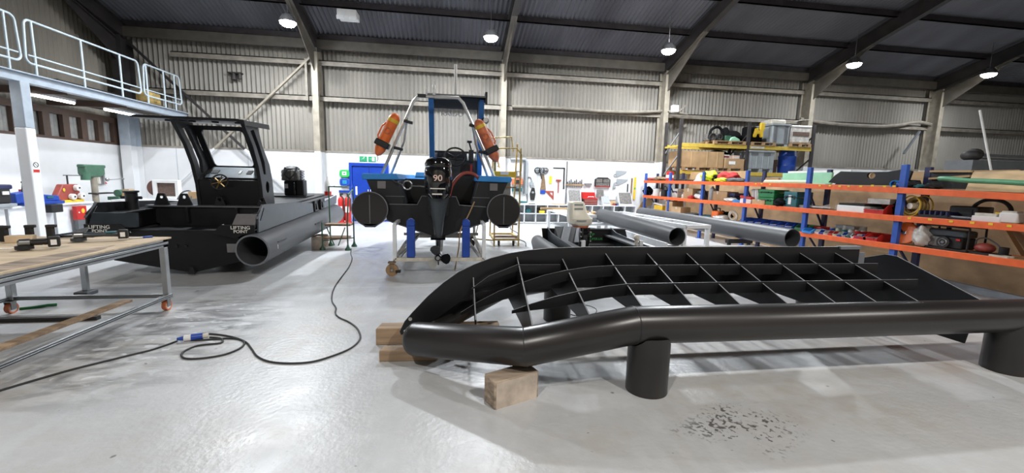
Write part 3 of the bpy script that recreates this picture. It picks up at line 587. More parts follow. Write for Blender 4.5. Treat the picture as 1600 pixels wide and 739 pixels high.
def rakedframe():
    def pt(x, u): return V((x, 8.3+.42*(1-u), 1.66+.72*u - .06))
    out = [(cx0+.02, 0), (cx1-.02, 0), (cx1-.02, 1.06), (cx0+.02, 1.06)]; r_ = .06
    def rr(x0, x1, u0, u1):
        o = []
        for cx_, cu, a0 in ((x1-r_, u1-r_*1.4, 0), (x0+r_, u1-r_*1.4, 90), (x0+r_, u0+r_*1.4, 180), (x1-r_, u0+r_*1.4, 270)):
            for k in range(5): a = math.radians(a0+k*22.5); o.append((cx_+r_*math.cos(a), cu+r_*1.4*math.sin(a)))
        return o
    m = MB().plate(out, [rr(-4.3, -3.62, .1, .96)], 'y', -.02, .02); m.v = [pt(p.x, p.z)+V((0, p.y, 0)) for p in m.v]; return m
rakedframe().build('windscreen_frame', 'hdpe', b, .004)
rf = MB().loft([[V((x, y, z)) for x, z in ((-4.95, 2.43), (-4.9, 2.455), (-3.42, 2.455), (-3.3, 2.44), (-3.29, 2.35), (-3.42, 2.41), (-4.95, 2.415))] for y in (7.65, 8.62)]).build('cabin_roof', 'hdpe_sheet', b, .004)
for x in (-4.55, -4.2, -3.85, -3.5): MB().cyl((x, 7.9, 2.39), (x, 7.9, 2.42), .05, n=12).build('roof_light', 'rubber', rf)
w = MB().torus((-3.98, 8.12, 1.40), .135, .014, (0, -.9, .35)).build('steering_wheel', 'rubber', b)
uu = V((1, 0, 0)); vv = V((0, .36, .93)).normalized(); cc = V((-3.98, 8.12, 1.40)); sp = MB()
for i in range(6): a = i*PI/3+.3; sp.bar(cc, cc+(uu*math.cos(a)+vv*math.sin(a))*.13, .022, .006)
sp.cyl(cc-V((0, .015, 0)), cc+V((0, .03, 0)), .025).build('spokes', 'brass', w); MB().cyl(cc, cc+V((0, .2, .06)), .02).build('column', 'black', w)
b.rotation_euler[0] = .04
# powerhead standing on the after deck
e = T('engine_powerhead', 'bare black outboard powerhead standing uncovered on the after deck of the black boat', 'engine', (-3.56, 10.5, 1.1)); X, Y, Z = -3.56, 10.5, 1.105
MB().bx(X-.42, X+.32, Y-.3, Y+.3, Z, Z+.02).build('base_plate', 'black', e)
MB().bx(X-.2, X+.05, Y-.16, Y+.16, Z+.02, Z+.36).build('midsection', 'gloss_black', e, .03); MB().bx(X+.05, X+.22, Y-.12, Y+.12, Z+.02, Z+.38).build('side_box', 'black', e, .02)
MB().bx(X-.24, X+.14, Y-.18, Y+.18, Z+.36, Z+.62).build('cylinder_block', 'mottled', e, .04)
MB().lathe([(.16, 0), (.17, .02), (.12, .06), (.05, .08)], (X-.06, Y, Z+.62), n=20).build('flywheel', 'black', e)
for i in range(4): MB().cyl((X+.16, Y-.1, Z+.4+i*.06), (X+.16, Y+.1, Z+.4+i*.06), .024).build('intake_pipe', 'steel', e)
for i in range(3): MB().cyl((X-.27, Y-.05, Z+.4+i*.08), (X-.22, Y-.05, Z+.4+i*.08), .035).build('cap', 'steel', e)
MB().tube([(X-.1, Y-.2, Z+.62), (X-.14, Y-.22, Z+.5), (X-.05, Y-.21, Z+.4), (X+.05, Y-.2, Z+.52)], .012, 6).build('wiring', 'rubber', e); MB().bx(X-.02, X+.03, Y-.19, Y-.18, Z+.42, Z+.6).build('plate', 'chrome', e); MB().cyl((X-.18, Y-.19, Z+.5), (X-.12, Y-.19, Z+.66), .035).build('hose', 'grey_dark_plastic', e); MB().cyl((X+.08, Y-.19, Z+.55), (X+.12, Y-.19, Z+.68), .03).build('hose', 'grey_dark_plastic', e); MB().box((X-.14, Y-.17, Z+.24), (.07, .02, .1)).build('label_panel', 'film', e)
timber('stern_block', 'timber block under the stern end of the black boat tube', [(-2.95, 9.5, 0), (-2.72, 9.5, 0), (-2.72, 9.95, 0), (-2.95, 9.95, 0)], .29, 'timber_old', 'timber_end')
timber('keel_block', 'dark timber block under the keel of the black boat, hidden in its shadow', [(-4.15, 8.2, 0), (-3.85, 8.2, 0), (-3.85, 8.5, 0), (-4.15, 8.5, 0)], .085, 'timber_old', 'timber_end')
# ================================================================ BLUE TOPPED BOAT ON ITS TROLLEY (middle)
cx = -.185; b = T('rescue_boat', 'black boat with blue gunwales, blue canopy and stern arch on a white trolley', 'boat', (cx, 8.5, .3))
MB().prism([(cx-.9, .86), (cx, .53), (cx+.9, .86), (cx+.9, 1.1), (cx-.9, 1.1)], 'y', 7.63, 9.6).build('hull', 'hdpe', b, .004)
MB().prism([(cx-.9, .85), (cx, .52), (cx+.9, .85), (cx+.96, 1.13), (.18, 1.13), (.12, 1.28), (-.48, 1.28), (-.56, 1.13), (cx-.96, 1.13)], 'y', 7.6, 7.64).build('transom', 'hdpe', b, .004)
mm = MB()
for A in ([(-1.06, 1.13), (-.56, 1.13), (-.48, 1.28), (-.4, 1.28)], [(.05, 1.28), (.12, 1.28), (.18, 1.13), (.7, 1.1)]):
    mm.tube([(x, 7.59, z) for x, z in A], .01, 6)
mm.tube([(cx-.9, 7.595, .845), (cx, 7.595, .52), (cx+.9, 7.595, .845)], .01, 6); mm.bar((-1.1, 7.59, 1.27), (-.78, 7.59, 1.27), .01).bar((.42, 7.59, 1.27), (.72, 7.59, 1.27), .01); mm.build('weld_bead', 'hdpe_cut', b)
for s in (1, -1):
    x = cx + s*1.135
    t = MB().tube([(x, 7.3, 1.06), (x, 9.25, 1.06), (cx+s*.8, 10.5, 1.12), (cx+s*.25, 11.3, 1.25)], .285, 44).build('pontoon_tube', 'hdpe_pipe', b)
    MB().torus((x, 7.31, 1.06), .287, .012, (0, 1, 0), 44, 6).bx(x-.006, x+.006, 7.292, 7.3, .82, 1.3).build('end_seam', 'hdpe_cut', t)
    MB().prism([(x-.14, .81), (x-.08, .755), (x+.08, .755), (x+.14, .81)], 'y', 7.3, 9.2).build('skid', 'hdpe', t)
    MB().loft([[V((cx+s*(u-k), y, z)) for u, z in ((1.24, 1.56), (.71, 1.56), (.6, 1.12), (1.06, 1.12))] for y, k in ((7.6, 0), (9.25, 0), (10.6, .4), (11.2, .75))]).build('side_box', 'hdpe', b, .006)
    MB().loft([[V((cx+s*(u-k), y, z)) for u, z in ((1.29, 1.55), (1.31, 1.6), (1.29, 1.655), (.72, 1.665), (.68, 1.56))] for y, k in ((7.56, 0), (9.25, 0), (10.6, .4), (11.25, .75))]).build('gunwale', 'sky_blue', b, .012, label='bright blue gunwale top')
    MB().bx(cx+s*.98-.07, cx+s*.98+.07, 7.585, 7.6, 1.4, 1.53).build('vent_grille', 'pale_plate', b, .003)
MB().bx(cx-.75, cx+.75, 8.7, 8.75, 1.1, 1.58).build('well_bulkhead', 'hdpe_sheet', b); MB().bx(cx-.75, cx+.75, 7.64, 8.7, 1.06, 1.1).build('well_floor', 'hdpe_sheet', b); MB().bx(cx-.75, cx+.75, 8.75, 10.3, 1.5, 1.56).build('deck', 'hdpe', b)
MB().prism([(8.72, 1.6), (8.95, 1.6), (8.95, 1.72), (8.72, 1.64)], 'x', cx-.5, cx-.12).build('seat_cushion', 'sky_blue', b, .015)
# console and canopy
kx0, kx1 = -.35, .62
cn = MB().prism([(8.98, 1.56), (8.95, 1.98), (9.2, 2.14), (9.5, 2.14), (9.5, 1.56)], 'x', kx0+.02, kx1-.02).build('console', 'dark_grey', b, .01)
for x, w in ((-.2, .18), (.35, .2)): MB().bx(x-w/2, x+w/2, 8.925, 8.965, 1.68, 1.9).build('locker_panel', 'black', cn, .004)
MB().prism([(8.97, 2.0), (9.18, 2.135), (9.18, 2.15), (8.97, 2.015)], 'x', kx0+.1, kx1-.25).build('dashboard', 'gloss_black', cn)
sd = [(8.35, 3.12), (8.55, 2.7), (8.78, 2.2), (8.86, 1.6), (8.98, 1.6), (8.95, 2.2), (8.75, 2.75), (8.6, 3.12)]
for x in (kx0, kx1):
    MB().prism(sd, 'x', x-.05, x+.05).build('canopy_side', 'boat_blue', b, .008); MB().prism([(9.42, 3.1), (9.5, 2.1), (9.56, 2.1), (9.52, 3.1)], 'x', x-.02, x+.02).build('windscreen_post', 'black', b)
cr_ = MB().prism([(8.25, 3.12), (8.25, 3.16), (8.9, 3.2), (9.6, 3.18), (9.6, 3.12)], 'x', kx0-.06, kx1+.06).build('canopy_roof', 'cloth_black', b, .006)
MB().bx(kx0-.05, kx1+.06, 8.235, 8.25, 3.14, 3.17).build('roof_edge', 'hdpe_cut', cr_); MB().prism([(8.3, 3.02), (8.3, 3.26), (8.5, 3.26), (8.5, 3.1)], 'x', kx1+.06, kx1+.1).build('roof_wing', 'black', cr_)
MB().cyl((-.42, 8.3, 3.16), (-.42, 8.3, 3.25), .035, n=12).build('anchor_light', 'white_plastic', cr_)
gl = MB().bx(kx0+.03, kx1-.03, 9.47, 9.476, 2.16, 3.1).build('windscreen', 'clear', b)
text('RAIDO', 'lettering', 'text_white', gl, (.06, 9.46, 2.98), .105, sx=1.5)
MB().bx(kx0+.03, kx1-.03, 9.45, 9.49, 2.14, 2.2).build('screen_rail', 'black', b)
wc = V((.12, 8.85, 2.05)); w = MB().torus(wc, .215, .018, (0, -.85, .5), 28).build('steering_wheel', 'rubber', b); ss = MB()
u2 = V((0, .5, .85))
for a in (.5, 2.6, 4.7): ss.bar(wc, wc+(V((1, 0, 0))*math.cos(a)+u2*math.sin(a))*.18, .025, .01)
ss.cyl(wc, wc+V((0, .15, -.05)), .03).build('spokes', 'black', w)
th = MB().bx(.4, .5, 8.86, 8.96, 1.95, 2.2).bar((.45, 8.88, 2.2), (.4, 8.85, 2.35), .03).cyl((.36, 8.84, 2.36), (.46, 8.84, 2.36), .025).build('throttle_lever', 'black', b, .006)
MB().bx(.43, .47, 8.85, 8.86, 1.72, 1.9).build('kill_cord', 'red', th)
MB().cyl((.12, 8.9, 3.19), (.12, 8.9, 3.28), .035).build('aerial_base', 'black', b); MB().cyl((.12, 8.9, 3.28), (.12, 8.9, 3.88), .032, n=10).build('aerial', 'white_plastic', b)
MB().cyl((.7, 8.5, 2.75), (.7, 8.4, 2.75), .07, .05).build('searchlight', 'black', b); MB().cyl((.7, 8.395, 2.75), (.7, 8.4, 2.75), .045).build('searchlight_lens', 'white_plastic', b)
# arch
ax = [(-1.22, 8.0, 1.64), (-.98, 8.0, 2.2), (-.64, 8.0, 2.98), (-.56, 8.0, 3.06), (.16, 8.0, 3.07), (.25, 8.0, 2.98), (.56, 8.0, 2.3), (.85, 8.0, 1.64)]
ar = MB().tube(ax, .028, 10).build('stern_arch', 'chrome', b, label='bright stainless stern arch')
MB().tube([(-1.1, 8.3, 1.64), (-.84, 8.15, 2.25), (-.76, 8.0, 2.68)], .024, 8).build('arch_brace', 'chrome', ar); MB().tube([(.75, 8.3, 1.64), (.5, 8.15, 2.25), (.41, 8.0, 2.65)], .024, 8).build('arch_brace', 'chrome', ar)
MB().bar((-.57, 8.0, 3.07), (-.42, 8.0, 3.07), .06, .06).build('arch_clamp', 'black', ar); MB().cyl((-.28, 8, 3.1), (-.28, 8, 3.2), .02).lathe([(.03, 0), (.03, .06), (.02, .08)], (-.28, 8, 3.2)).build('stern_light', 'white_plastic', ar); MB().cyl((-.28, 8, 3.34), (-.28, 8, 3.42), .03).build('light_lens', 'clear', ar)
for p in ((-.92, 8.0, 2.12), (-.74, 8, 2.6), (.62, 8, 2.1), (.44, 8, 2.58)): MB().box(p, (.16, .1, .05), 0, 0, .2).build('bracket', 'black', ar, .01)
# hoses and lines at the transom
MB().tube(smooth([V(p) for p in ((.0, 7.45, 1.3), (.06, 7.5, 1.5), (.22, 7.55, 1.68), (.4, 7.6, 1.7), (.53, 7.65, 1.6), (.56, 7.7, 1.4))]), .03, 10).build('steering_hose', 'dull_red', b)
MB().torus((-.72, 7.52, 1.47), .075, .014, (0, 1, 0)).tube([(-.65, 7.52, 1.46), (-.5, 7.5, 1.46), (-.36, 7.45, 1.44)], .012, 6).tube([(-.79, 7.52, 1.47), (-.93, 7.55, 1.52), (-1.0, 7.6, 1.58)], .012, 6).build('tow_eye', 'steel', b)
MB().tube(smooth([V(p) for p in ((.45, 7.56, 1.2), (.34, 7.56, .95), (.2, 7.5, .68), (.17, 7.4, .4), (.1, 7.2, .02))]), .012, 6).build('rope', 'card_light', b)
# outboard motor
o = T('outboard_motor', 'tall glossy black outboard motor numbered 90 on the stern of the blue topped boat', 'outboard motor', (-.18, 7.0, .15)); X = -.18; Y = 7.12
def oval(cx_, cy, rx, ry, z, n=28, p=2.6, tilt=0): 
    out = []
    for i in range(n):
        a = 2*PI*i/n; c_, s_ = math.cos(a), math.sin(a)
        out.append(V((cx_+rx*math.copysign(abs(c_)**(2/p), c_), cy+ry*math.copysign(abs(s_)**(2/p), s_), z+tilt*s_)))
    return out
MB().loft([oval(X, Y, .14, .2, 1.27), oval(X, Y, .205, .3, 1.35), oval(X, Y, .23, .33, 1.5), oval(X, Y, .232, .33, 1.68), oval(X, Y, .215, .31, 1.78)]).build('cowl', 'gloss_black', o)
MB().loft([oval(X, Y, .22, .315, 1.785), oval(X, Y, .225, .32, 1.83), oval(X, Y, .19, .29, 1.9), oval(X, Y, .12, .2, 1.935)]).build('cowl_cap', 'gloss_black', o)
cw = o.children[0]
text('90', 'lettering', 'text_pink', o, (X, Y-.345, 1.6), .135, sx=1.1, ext=.006); MB().bx(X-.12, X+.12, Y-.342, Y-.33, 1.43, 1.445).bx(X-.09, X+.07, Y-.335, Y-.31, 1.34, 1.36).build('badge_strip', 'text_white', o)
MB().loft([oval(X, Y+.02, .17, .16, 1.28), oval(X, Y+.02, .14, .14, 1.1), oval(X, Y+.02, .1, .13, .9), oval(X, Y+.02, .075, .12, .72), oval(X, Y+.02, .06, .13, .6)]).build('midsection', 'dark_grey', o)
MB().prism([(Y-.22, .63), (Y+.2, .63), (Y+.2, .6), (Y-.26, .6)], 'x', X-.12, X+.12).build('anti_ventilation_plate', 'gloss_black', o, .004)
MB().loft([oval(X, Y+.02, .05, .12, .6), oval(X, Y+.02, .04, .1, .36)]).build('gearcase_strut', 'gloss_black', o); MB().lathe([(.01, -.3), (.05, -.24), (.065, -.1), (.065, .1), (.06, .16)], (X, Y-.02, .31), (0, -1, 0), 18).build('gearcase', 'gloss_black', o); MB().prism([(Y-.06, .28), (Y+.14, .28), (Y+.1, .13), (Y+.02, .13)], 'x', X-.012, X+.012).build('skeg', 'gloss_black', o)
pr = MB().lathe([(.055, 0), (.055, .1), (.035, .12)], (X, Y-.18, .31), (0, -1, 0), 16).build('propeller', 'gloss_black', o)
for k in range(3):
    a = k*2*PI/3+PI/2+.35; d1 = V((math.cos(a), 0, math.sin(a))); d2 = V((-math.sin(a), 0, math.cos(a))); c0 = V((X, Y-.24, .31)); pl = []
    for u, w_, tw in ((.05, .04, .5), (.1, .075, .45), (.15, .09, .4), (.19, .065, .35), (.205, .02, .3)): pl.append([c0+d1*u+(d2*math.cos(tw)+V((0, 1, 0))*math.sin(tw))*(w_*g)+V((0, t_, 0)) for g, t_ in ((-1, -.004), (1, -.004), (1, .004), (-1, .004))])
    MB().loft(pl).build('blade', 'gloss_black' if k != 1 else 'chrome', pr)
MB().cyl((X, Y-.3, .31), (X, Y-.31, .31), .03).build('prop_nut', 'steel', pr)
for s in (1, -1): MB().bx(X+s*.15-.03, X+s*.15+.03, Y+.2, Y+.46, .95, 1.3).build('mount_bracket', 'black', o, .01)
# rescue torpedo buoys on the arch
for a, b_, lb, m_ in ((V((-.93, 7.9, 2.72)), V((-1.28, 7.9, 1.98)), 'bright orange rescue float strapped to the left leg of the boat arch', 'orange'), (V((.5, 7.88, 2.68)), V((.88, 7.88, 1.93)), 'faded orange rescue float strapped to the right leg of the boat arch', 'orange_faded')):
    f = T('rescue_float', lb, 'life float', b_, 'rescue floats on the arch'); d_ = (b_-a).normalized(); L_ = (b_-a).length; r_ = .098
    prof = [(.03, 0), (.07, .03), (.1, .09), (r_, .16), (r_, L_*.72), (.095, L_*.85), (.06, L_*.96), (.02, L_)]
    MB().lathe(prof, a, d_, 18).build('float_body', m_, f); MB().lathe([(.1, 0), (.103, .03), (.1, .06)], a+d_*.11, d_, 18).build('yellow_band', 'yellow', f)
    u_, t_ = frame_of(d_); sgn = -1 if a.x < 0 else 1
    MB().box(a+d_*(L_*.72), (.25, .25, .11), 0, 0, math.atan2(d_.x, d_.z)).build('strap', 'black', f, .02); MB().tube([a+d_*.16+V((sgn*.1, 0, 0)), a+d_*.24+V((sgn*.15, 0, 0)), a+d_*.42+V((sgn*.15, 0, 0)), a+d_*.5+V((sgn*.1, 0, 0))], .014, 8).build('handle', m_, f)
    MB().torus(a+d_*.34+V((0, -.1, 0)), .05, .012, (0, 1, 0)).build('moulded_emblem', 'orange_faded', f); MB().tube(smooth([b_, b_+V((.02, -.04, -.06)), b_+V((.0, -.03, -.1))]), .008, 6).build('tow_ring', 'white_plastic', f)
# trolley
t = T('boat_trolley', 'white welded steel trolley on castors carrying the blue topped boat', 'trolley', (-.16, 8.4, 0)); fx0, fx1, fy0, fy1 = -.88, .58, 6.98, 9.8
fr = MB()
for x in (fx0, fx1): fr.bar((x, fy0, .26), (x, fy1, .26), .06)
for y in (fy0, fy1): fr.bar((fx0, y, .26), (fx1, y, .26), .06)
fr.build('base_frame', 'dirty_white', t, .004)
for x in (fx0, fx1):
    for y in (fy0, fy1): MB().bar((x, y, .26), (x, y, .84), .06).build('upright', 'white_steel', t, .004)
    s = 1 if x < 0 else -1
    MB().bar((x, 8.0, .84), (x, fy1, .84), .05).bar((x, fy0, .84), (x, 8.0, .84), .05).build('top_rail', 'white_steel', t)
    MB().bar((x+s*.06, 7.1, .28), (x+s*.3, 8.2, .5), .04).build('brace', 'white_steel', t)
MB().bar((fx0, 8.4, .5), (fx1, 8.4, .5), .05).bar((-.15, fy0, .26), (-.15, fy1, .26), .05).build('cross_rail', 'dirty_white', t)
for x in (-.62, .28): MB().bx(x-.065, x+.065, 6.93, 7.05, .3, .82).prism([(x-.065, .82), (x-.065, .9), (x-.02, .94), (x+.02, .94), (x+.065, .9), (x+.065, .82)], 'y', 6.93, 7.05).build('keel_post', 'blue', t, .012, label='padded blue upright keel post')
for x, y in ((-.92, 6.92), (.6, 6.95), (-.9, 9.8), (.5, 9.8)):
    MB().bx(x-.06, x+.06, y-.06, y+.06, .215, .235).box((x, y+.035, .15), (.06, .008, .15)).box((x, y-.035, .15), (.06, .008, .15)).build('castor_fork', 'rusty', t)
    MB().cyl((x, y-.025, .1), (x, y+.025, .1), .1, n=24).build('castor_wheel', 'pallet' if y < 8 else 'rubber', t); MB().cyl((x, y-.045, .1), (x, y+.045, .1), .02).build('axle', 'steel', t)
MB().bx(-.86, -.78, 6.86, 6.94, .06, .1).build('brake_pedal', 'black', t, .005)
# ================================================================ SMALL BLACK BOAT WITH A CREAM OUTBOARD
b = T('small_tube_boat', 'small low black boat with green lettering, beyond the hull skeleton bow', 'boat', (2.75, 7.4, 0))
for x in (1.78, 3.52):
    t = MB().tube([(x, 5.9, .32), (x, 7.9, .32), (x+(.02 if x < 3 else -.02), 8.35, .36)], [.17, .17, .13], 28).ell((x+(.02 if x < 3 else -.02), 8.35, .36), (.13, .1, .13), 20, 10).build('pontoon_tube', 'grey_pipe', b)
for s, x in ((1, 1.98), (-1, 3.32)):
    MB().prism([(6.0, .3), (6.0, .54), (7.4, .575), (7.95, .6), (8.25, .67), (8.3, .3)], 'x', x-.012, x+.012).build('bulwark', 'dark_grey', b, .004); MB().bx(min(x, x+s*.16), max(x, x+s*.16), 6.0, 8.2, .5, .53).build('side_deck', 'grey_pipe', b)
MB().bx(2.0, 3.3, 6.0, 8.2, .2, .3).build('hull_floor', 'hdpe', b)
bk = MB().prism([(1.9, .3), (1.85, .65), (3.62, .65), (3.72, .3)], 'y', 8.2, 8.24).build('bow_plate', 'hdpe_sheet', b, .004)
MB().bx(2.6, 3.62, 8.16, 8.24, .63, .655).build('rail', 'grey_pipe', bk); MB().bx(2.2, 3.3, 7.96, 8.2, .30, .36).build('step_ledge', 'grey_pipe', b)
text('TP', 'lettering', 'text_green', bk, (2.9, 8.195, .52), .085, sx=1.2); text('SUPER.UK', 'lettering', 'text_green', bk, (2.99, 8.195, .435), .062, sx=1.1)
for x in (2.0, 2.26): MB().hexa([V(p) for p in ((x, 7.3, .5), (x+.14, 7.3, .5), (x+.14, 7.34, .5), (x, 7.34, .5), (x+.17, 7.7, .74), (x+.31, 7.7, .74), (x+.31, 7.74, .74), (x+.17, 7.74, .74))]).build('bow_fender_strip', 'grey_ply', b, .004)
MB().prism([(7.28, .42), (7.76, .74), (7.76, .5), (7.5, .42)], 'x', 2.0, 2.55).build('fore_box', 'black', b)
for x in (2.24, 3.27): MB().bx(x-.03, x+.03, 6.7, 6.76, .3, .62).build('post', 'white_steel', b, .004)
MB().cyl((3.22, 6.8, .3), (3.22, 6.8, .62), .03).ell((3.22, 6.8, .66), .055).build('ball_post', 'dirty_white', b)
o = T('small_outboard', 'small outboard motor with a cream cowl on the small low black boat', 'outboard motor', (2.3, 7.2, .3)); X = 2.26; Y = 7.15
secs = [oval(X+.04, Y, .14, .15, .83, p=3), oval(X+.03, Y, .2, .19, .87, p=4), oval(X+.02, Y-.02, .205, .2, .96, p=4), oval(X-.02, Y, .165, .17, 1.04, p=4), oval(X-.04, Y+.02, .13, .15, 1.23, p=4), oval(X-.04, Y+.02, .11, .13, 1.25, p=4)]
cw = MB().loft(secs).build('cowl', 'cream', o)
for z, y in ((1.2, -.125), (1.13, -.14)): MB().box((X-.04, Y+y-.006, z), (.15, .03, .03)).build('vent_slot', 'grey_plastic', cw)
MB().box((X, Y-.212, .93), (.17, .02, .022)).build('grip_slot', 'grey_plastic', cw); MB().loft([oval(X+.05, Y, .13, .14, .8), oval(X+.05, Y, .14, .15, .83)]).build('cowl_seal', 'orange_faded', o)
MB().loft([oval(X+.13, Y, .09, .11, .8), oval(X+.13, Y, .1, .12, .7), oval(X+.13, Y, .085, .11, .55), oval(X+.13, Y, .07, .1, .2)]).build('leg', 'gloss_black', o)
for z in (.72, .64, .56): MB().cyl((X+.04, Y-.09, z), (X+.04, Y-.11, z), .012).cyl((X+.215, Y-.09, z), (X+.215, Y-.11, z), .012).build('bolt', 'chrome', o)
# ================================================================ PIPE TROLLEY AND PIPES
t = T('pipe_trolley', 'white welded pipe trolley standing between the two grey pipes', 'trolley', (4.5, 8.6, 0))
def tr(x, y): return x + (8.6-y)*.1
m = MB()
for x in (4.12, 4.58): m.bar((tr(x, 7.05), 7.05, .83), (tr(x, 10.2), 10.2, .83), .1, .07)
for y in (7.05, 8.1, 9.2, 10.2): m.bar((tr(4.12, y), y, .83), (tr(4.58, y), y, .83), .09, .06)
m.build('top_frame', 'white_steel', t, .004)
for y, za in ((7.08, .447), (10.15, .535)):
    for x in (4.12, 4.58): MB().bar((tr(x, y), y, .12), (tr(x, y), y, .83), .07).build('leg', 'white_steel', t, .004)
    MB().cyl((tr(3.6, y), y, za), (tr(5.55, y), y, za), .035).build('roller_arm', 'white_steel', t)
MB().bar((tr(4.0, 7.05), 7.0, .13), (tr(4.0, 10.2), 10.2, .13), .16, .1).bar((tr(4.65, 7.05), 7.0, .13), (tr(4.65, 10.2), 10.2, .13), .1, .1).build('base_rail', 'white_steel', t, .004)
MB().bar(oX(950, 356, 3.76), oX(1042, 385, 3.76), .03, .12).build('side_rail', 'white_steel', t, .004)
for x, y in ((4.12, 7.3), (4.6, 7.3), (4.12, 9.9), (4.6, 9.9)): MB().cyl((tr(x, y)-.02, y, .05), (tr(x, y)+.02, y, .05), .05).build('wheel', 'rubber', t)
for a, b_, lb in (((4.06, 6.95, .655), (3.92, 10.4, .745), 'grey plastic pipe on the near side of the white pipe trolley'), ((5.8, 6.3, .72), (5.45, 11.3, .74), 'longer grey plastic pipe between the white trolley and the orange shelving')):
    p = T('plastic_pipe', lb, 'pipe', a, 'grey pipes by the trolley'); a, b_ = V(a), V(b_); MB().pipe(a, b_, .168, .156, 40).build('pipe_wall', 'grey_pipe', p)
    d_ = (b_-a).normalized(); MB().pipe(a-d_*.002, a+d_*.002, .168, .156, 40).build('cut_rim', 'grey_ply', p)
p = T('pipe_support', 'low dark trestle carrying the longer grey pipe', 'trestle', (5.7, 7.5, 0)); MB().bx(5.45, 5.98, 7.45, 7.55, .46, .535).build('bearer', 'black', p)
for x in (5.5, 5.93): MB().bar((x, 7.5, 0), (x, 7.5, .46), .05).build('leg', 'black', p)
# white bench with timber behind the small boat
t = T('white_bench', 'white steel bench with wood offcuts standing beyond the cream outboard', 'workbench', (3.5, 11.4, 0))
x0, x1, y0, y1 = 3.02, 3.88, 10.3, 12.7
MB().bx(x0, x1, y0, y1, .69, .76).build('bench_frame', 'white_steel', t, .004)
for x in (x0+.04, x1-.04):
    for y in (y0+.04, y1-.04): MB().bar((x, y, 0), (x, y, .69), .08).build('leg', 'white_steel', t, .004)
MB().bx(x0+.1, x1-.1, y0+.1, y1-.1, .3, .32).build('shelf', 'grey_plastic', t); MB().bx(x1-.03, x1+.02, y0-.005, y0+.03, .67, .75).build('corner_cap', 'black', t)
for i, (x, y, l, rz, w) in enumerate(((3.12, 12.1, .9, .05, 'longest, at the back of the white bench'), (3.78, 10.6, .42, 1.4, 'stubby, near the front corner of the white bench'), (3.5, 10.9, .5, .2, 'behind the cream cowl on the white bench'))):
    one(MB().box((x, y, .79), (l, .1, .06), rz), 'wood_offcut', 'card_light', 'pale wood offcut, %s' % w, 'timber')
one(MB().lathe([(.11, 0), (.13, .03), (.1, .09), (.03, .1)], (3.6, 10.7, .32)).bar((3.5, 10.6, .4), (3.8, 10.5, .38), .04), 'cast_fitting', 'tool_mix', 'metallic fitting on the lower shelf of the white bench', 'fitting')
# ================================================================ YELLOW MOBILE SAFETY STEPS
t = T('mobile_steps', 'rusty yellow mobile access ladder with a bright yellow top tray', 'step ladder', (1.35, 10.3, 0))
lx0, lx1, ly = 1.08, 1.68, 10.0
for x in (lx0, lx1): MB().bar((x, ly, 0), (x, ly, 2.35), .035).build('front_upright', 'yellow_rust', t); MB().bar((x, 11.1, .1), (x, ly+.55, 2.5), .035).build('rear_upright', 'yellow_rust', t)
MB().tube([(lx0-.03, ly, 1.8), (lx0-.03, ly, 2.33), (lx1-.1, ly, 2.35), (lx1+.02, ly, 2.2), (lx1+.02, ly, 1.8)], .016, 8).tube([(lx0-.1, ly+.55, 2.4), (lx0-.1, ly+.55, 2.62), (lx1-.15, ly+.55, 2.66), (lx1-.1, ly+.55, 2.3)], .016, 8).bar((lx0, ly, 2.3), (lx0+.15, ly+.5, 1.9), .03).build('guard_rail', 'yellow_rust', t)
MB().bx(lx0-.02, lx1-.1, ly-.02, ly+.5, 1.66, 1.8).build('top_tray', 'yellow', t, .006); MB().bx(lx0+.12, lx0+.32, ly-.026, ly-.02, 1.72, 1.79).build('tray_label', 'sign_white', t)
for i, z in enumerate((.2, .5, .8, 1.1, 1.4)): MB().bx(lx0+.02, lx1-.02, ly+.02+i*.1, ly+.22+i*.1, z, z+.035).build('tread', 'rusty', t, .003)
MB().bar((lx0, ly, .16), (lx1, ly, .16), .05).bar((lx0, 11.1, .16), (lx1, 11.1, .16), .05).bar((lx0, ly, .16), (lx0, 11.1, .16), .05).bar((lx1, ly, .16), (lx1, 11.1, .16), .05).build('base_frame', 'yellow_rust', t)
for x in (lx0+.12, lx1-.12): MB().cyl((x-.02, ly+.05, .07), (x+.02, ly+.05, .07), .07).build('castor', 'rubber', t)
MB().bar((lx0-.45, ly+.4, .12), (lx0, ly, .14), .03).bar((lx0-.45, ly+.4, .12), (lx0-.3, ly+.5, .7), .025).bar((lx0-.3, ly+.5, .7), (lx0, ly+.3, .7), .025).build('stabiliser', 'yellow_rust', t)
MB().bx(lx0+.05, lx1-.15, ly+.5, ly+.52, 1.15, 1.6).build('back_panel', 'grey_plastic', t)
# ================================================================ SMALL STEPS, FIRE POINT, DOOR SIGNS
t = T('platform_steps', 'small green two tread kick steps with bell feet behind the black boat stern', 'step ladder', (-2.45, 9.7, 0))
sx0, sx1 = -2.72, -2.18
for x, y in ((sx0, 9.5), (sx1, 9.43), (sx0+.02, 10.05), (sx1+.02, 9.95)):
    MB().lathe([(.065, 0), (.06, .03), (.03, .07), (.018, .12)], (x, y, 0), n=14).build('foot', 'machine_green', t); MB().cyl((x, y, .1), (x, y, 1.35 if y > 9.9 else .6), .016, n=8).build('leg', 'machine_green', t)
MB().bx(sx0, sx1, 9.45, 9.75, .24, .28).build('tread', 'rusty', t); MB().bx(sx0, sx1, 9.7, 10.0, .5, .54).build('tread', 'rusty', t)
MB().tube([(sx0+.02, 10.05, 1.3), (sx0+.02, 10.05, 1.36), (sx1-.1, 10.0, 1.36)], .016, 8).tube([(sx1, 9.43, .55), (sx1, 9.6, 1.2), (sx1+.02, 9.95, 1.3)], .016, 8).bar((sx0, 9.5, .2), (sx1, 9.95, .2), .02).bar((sx0+.25, 9.48, .1), (sx0+.1, 9.48, .5), .02).bar((sx1-.2, 9.44, .1), (sx1-.05, 9.44, .5), .02).build('handrail', 'machine_green', t)
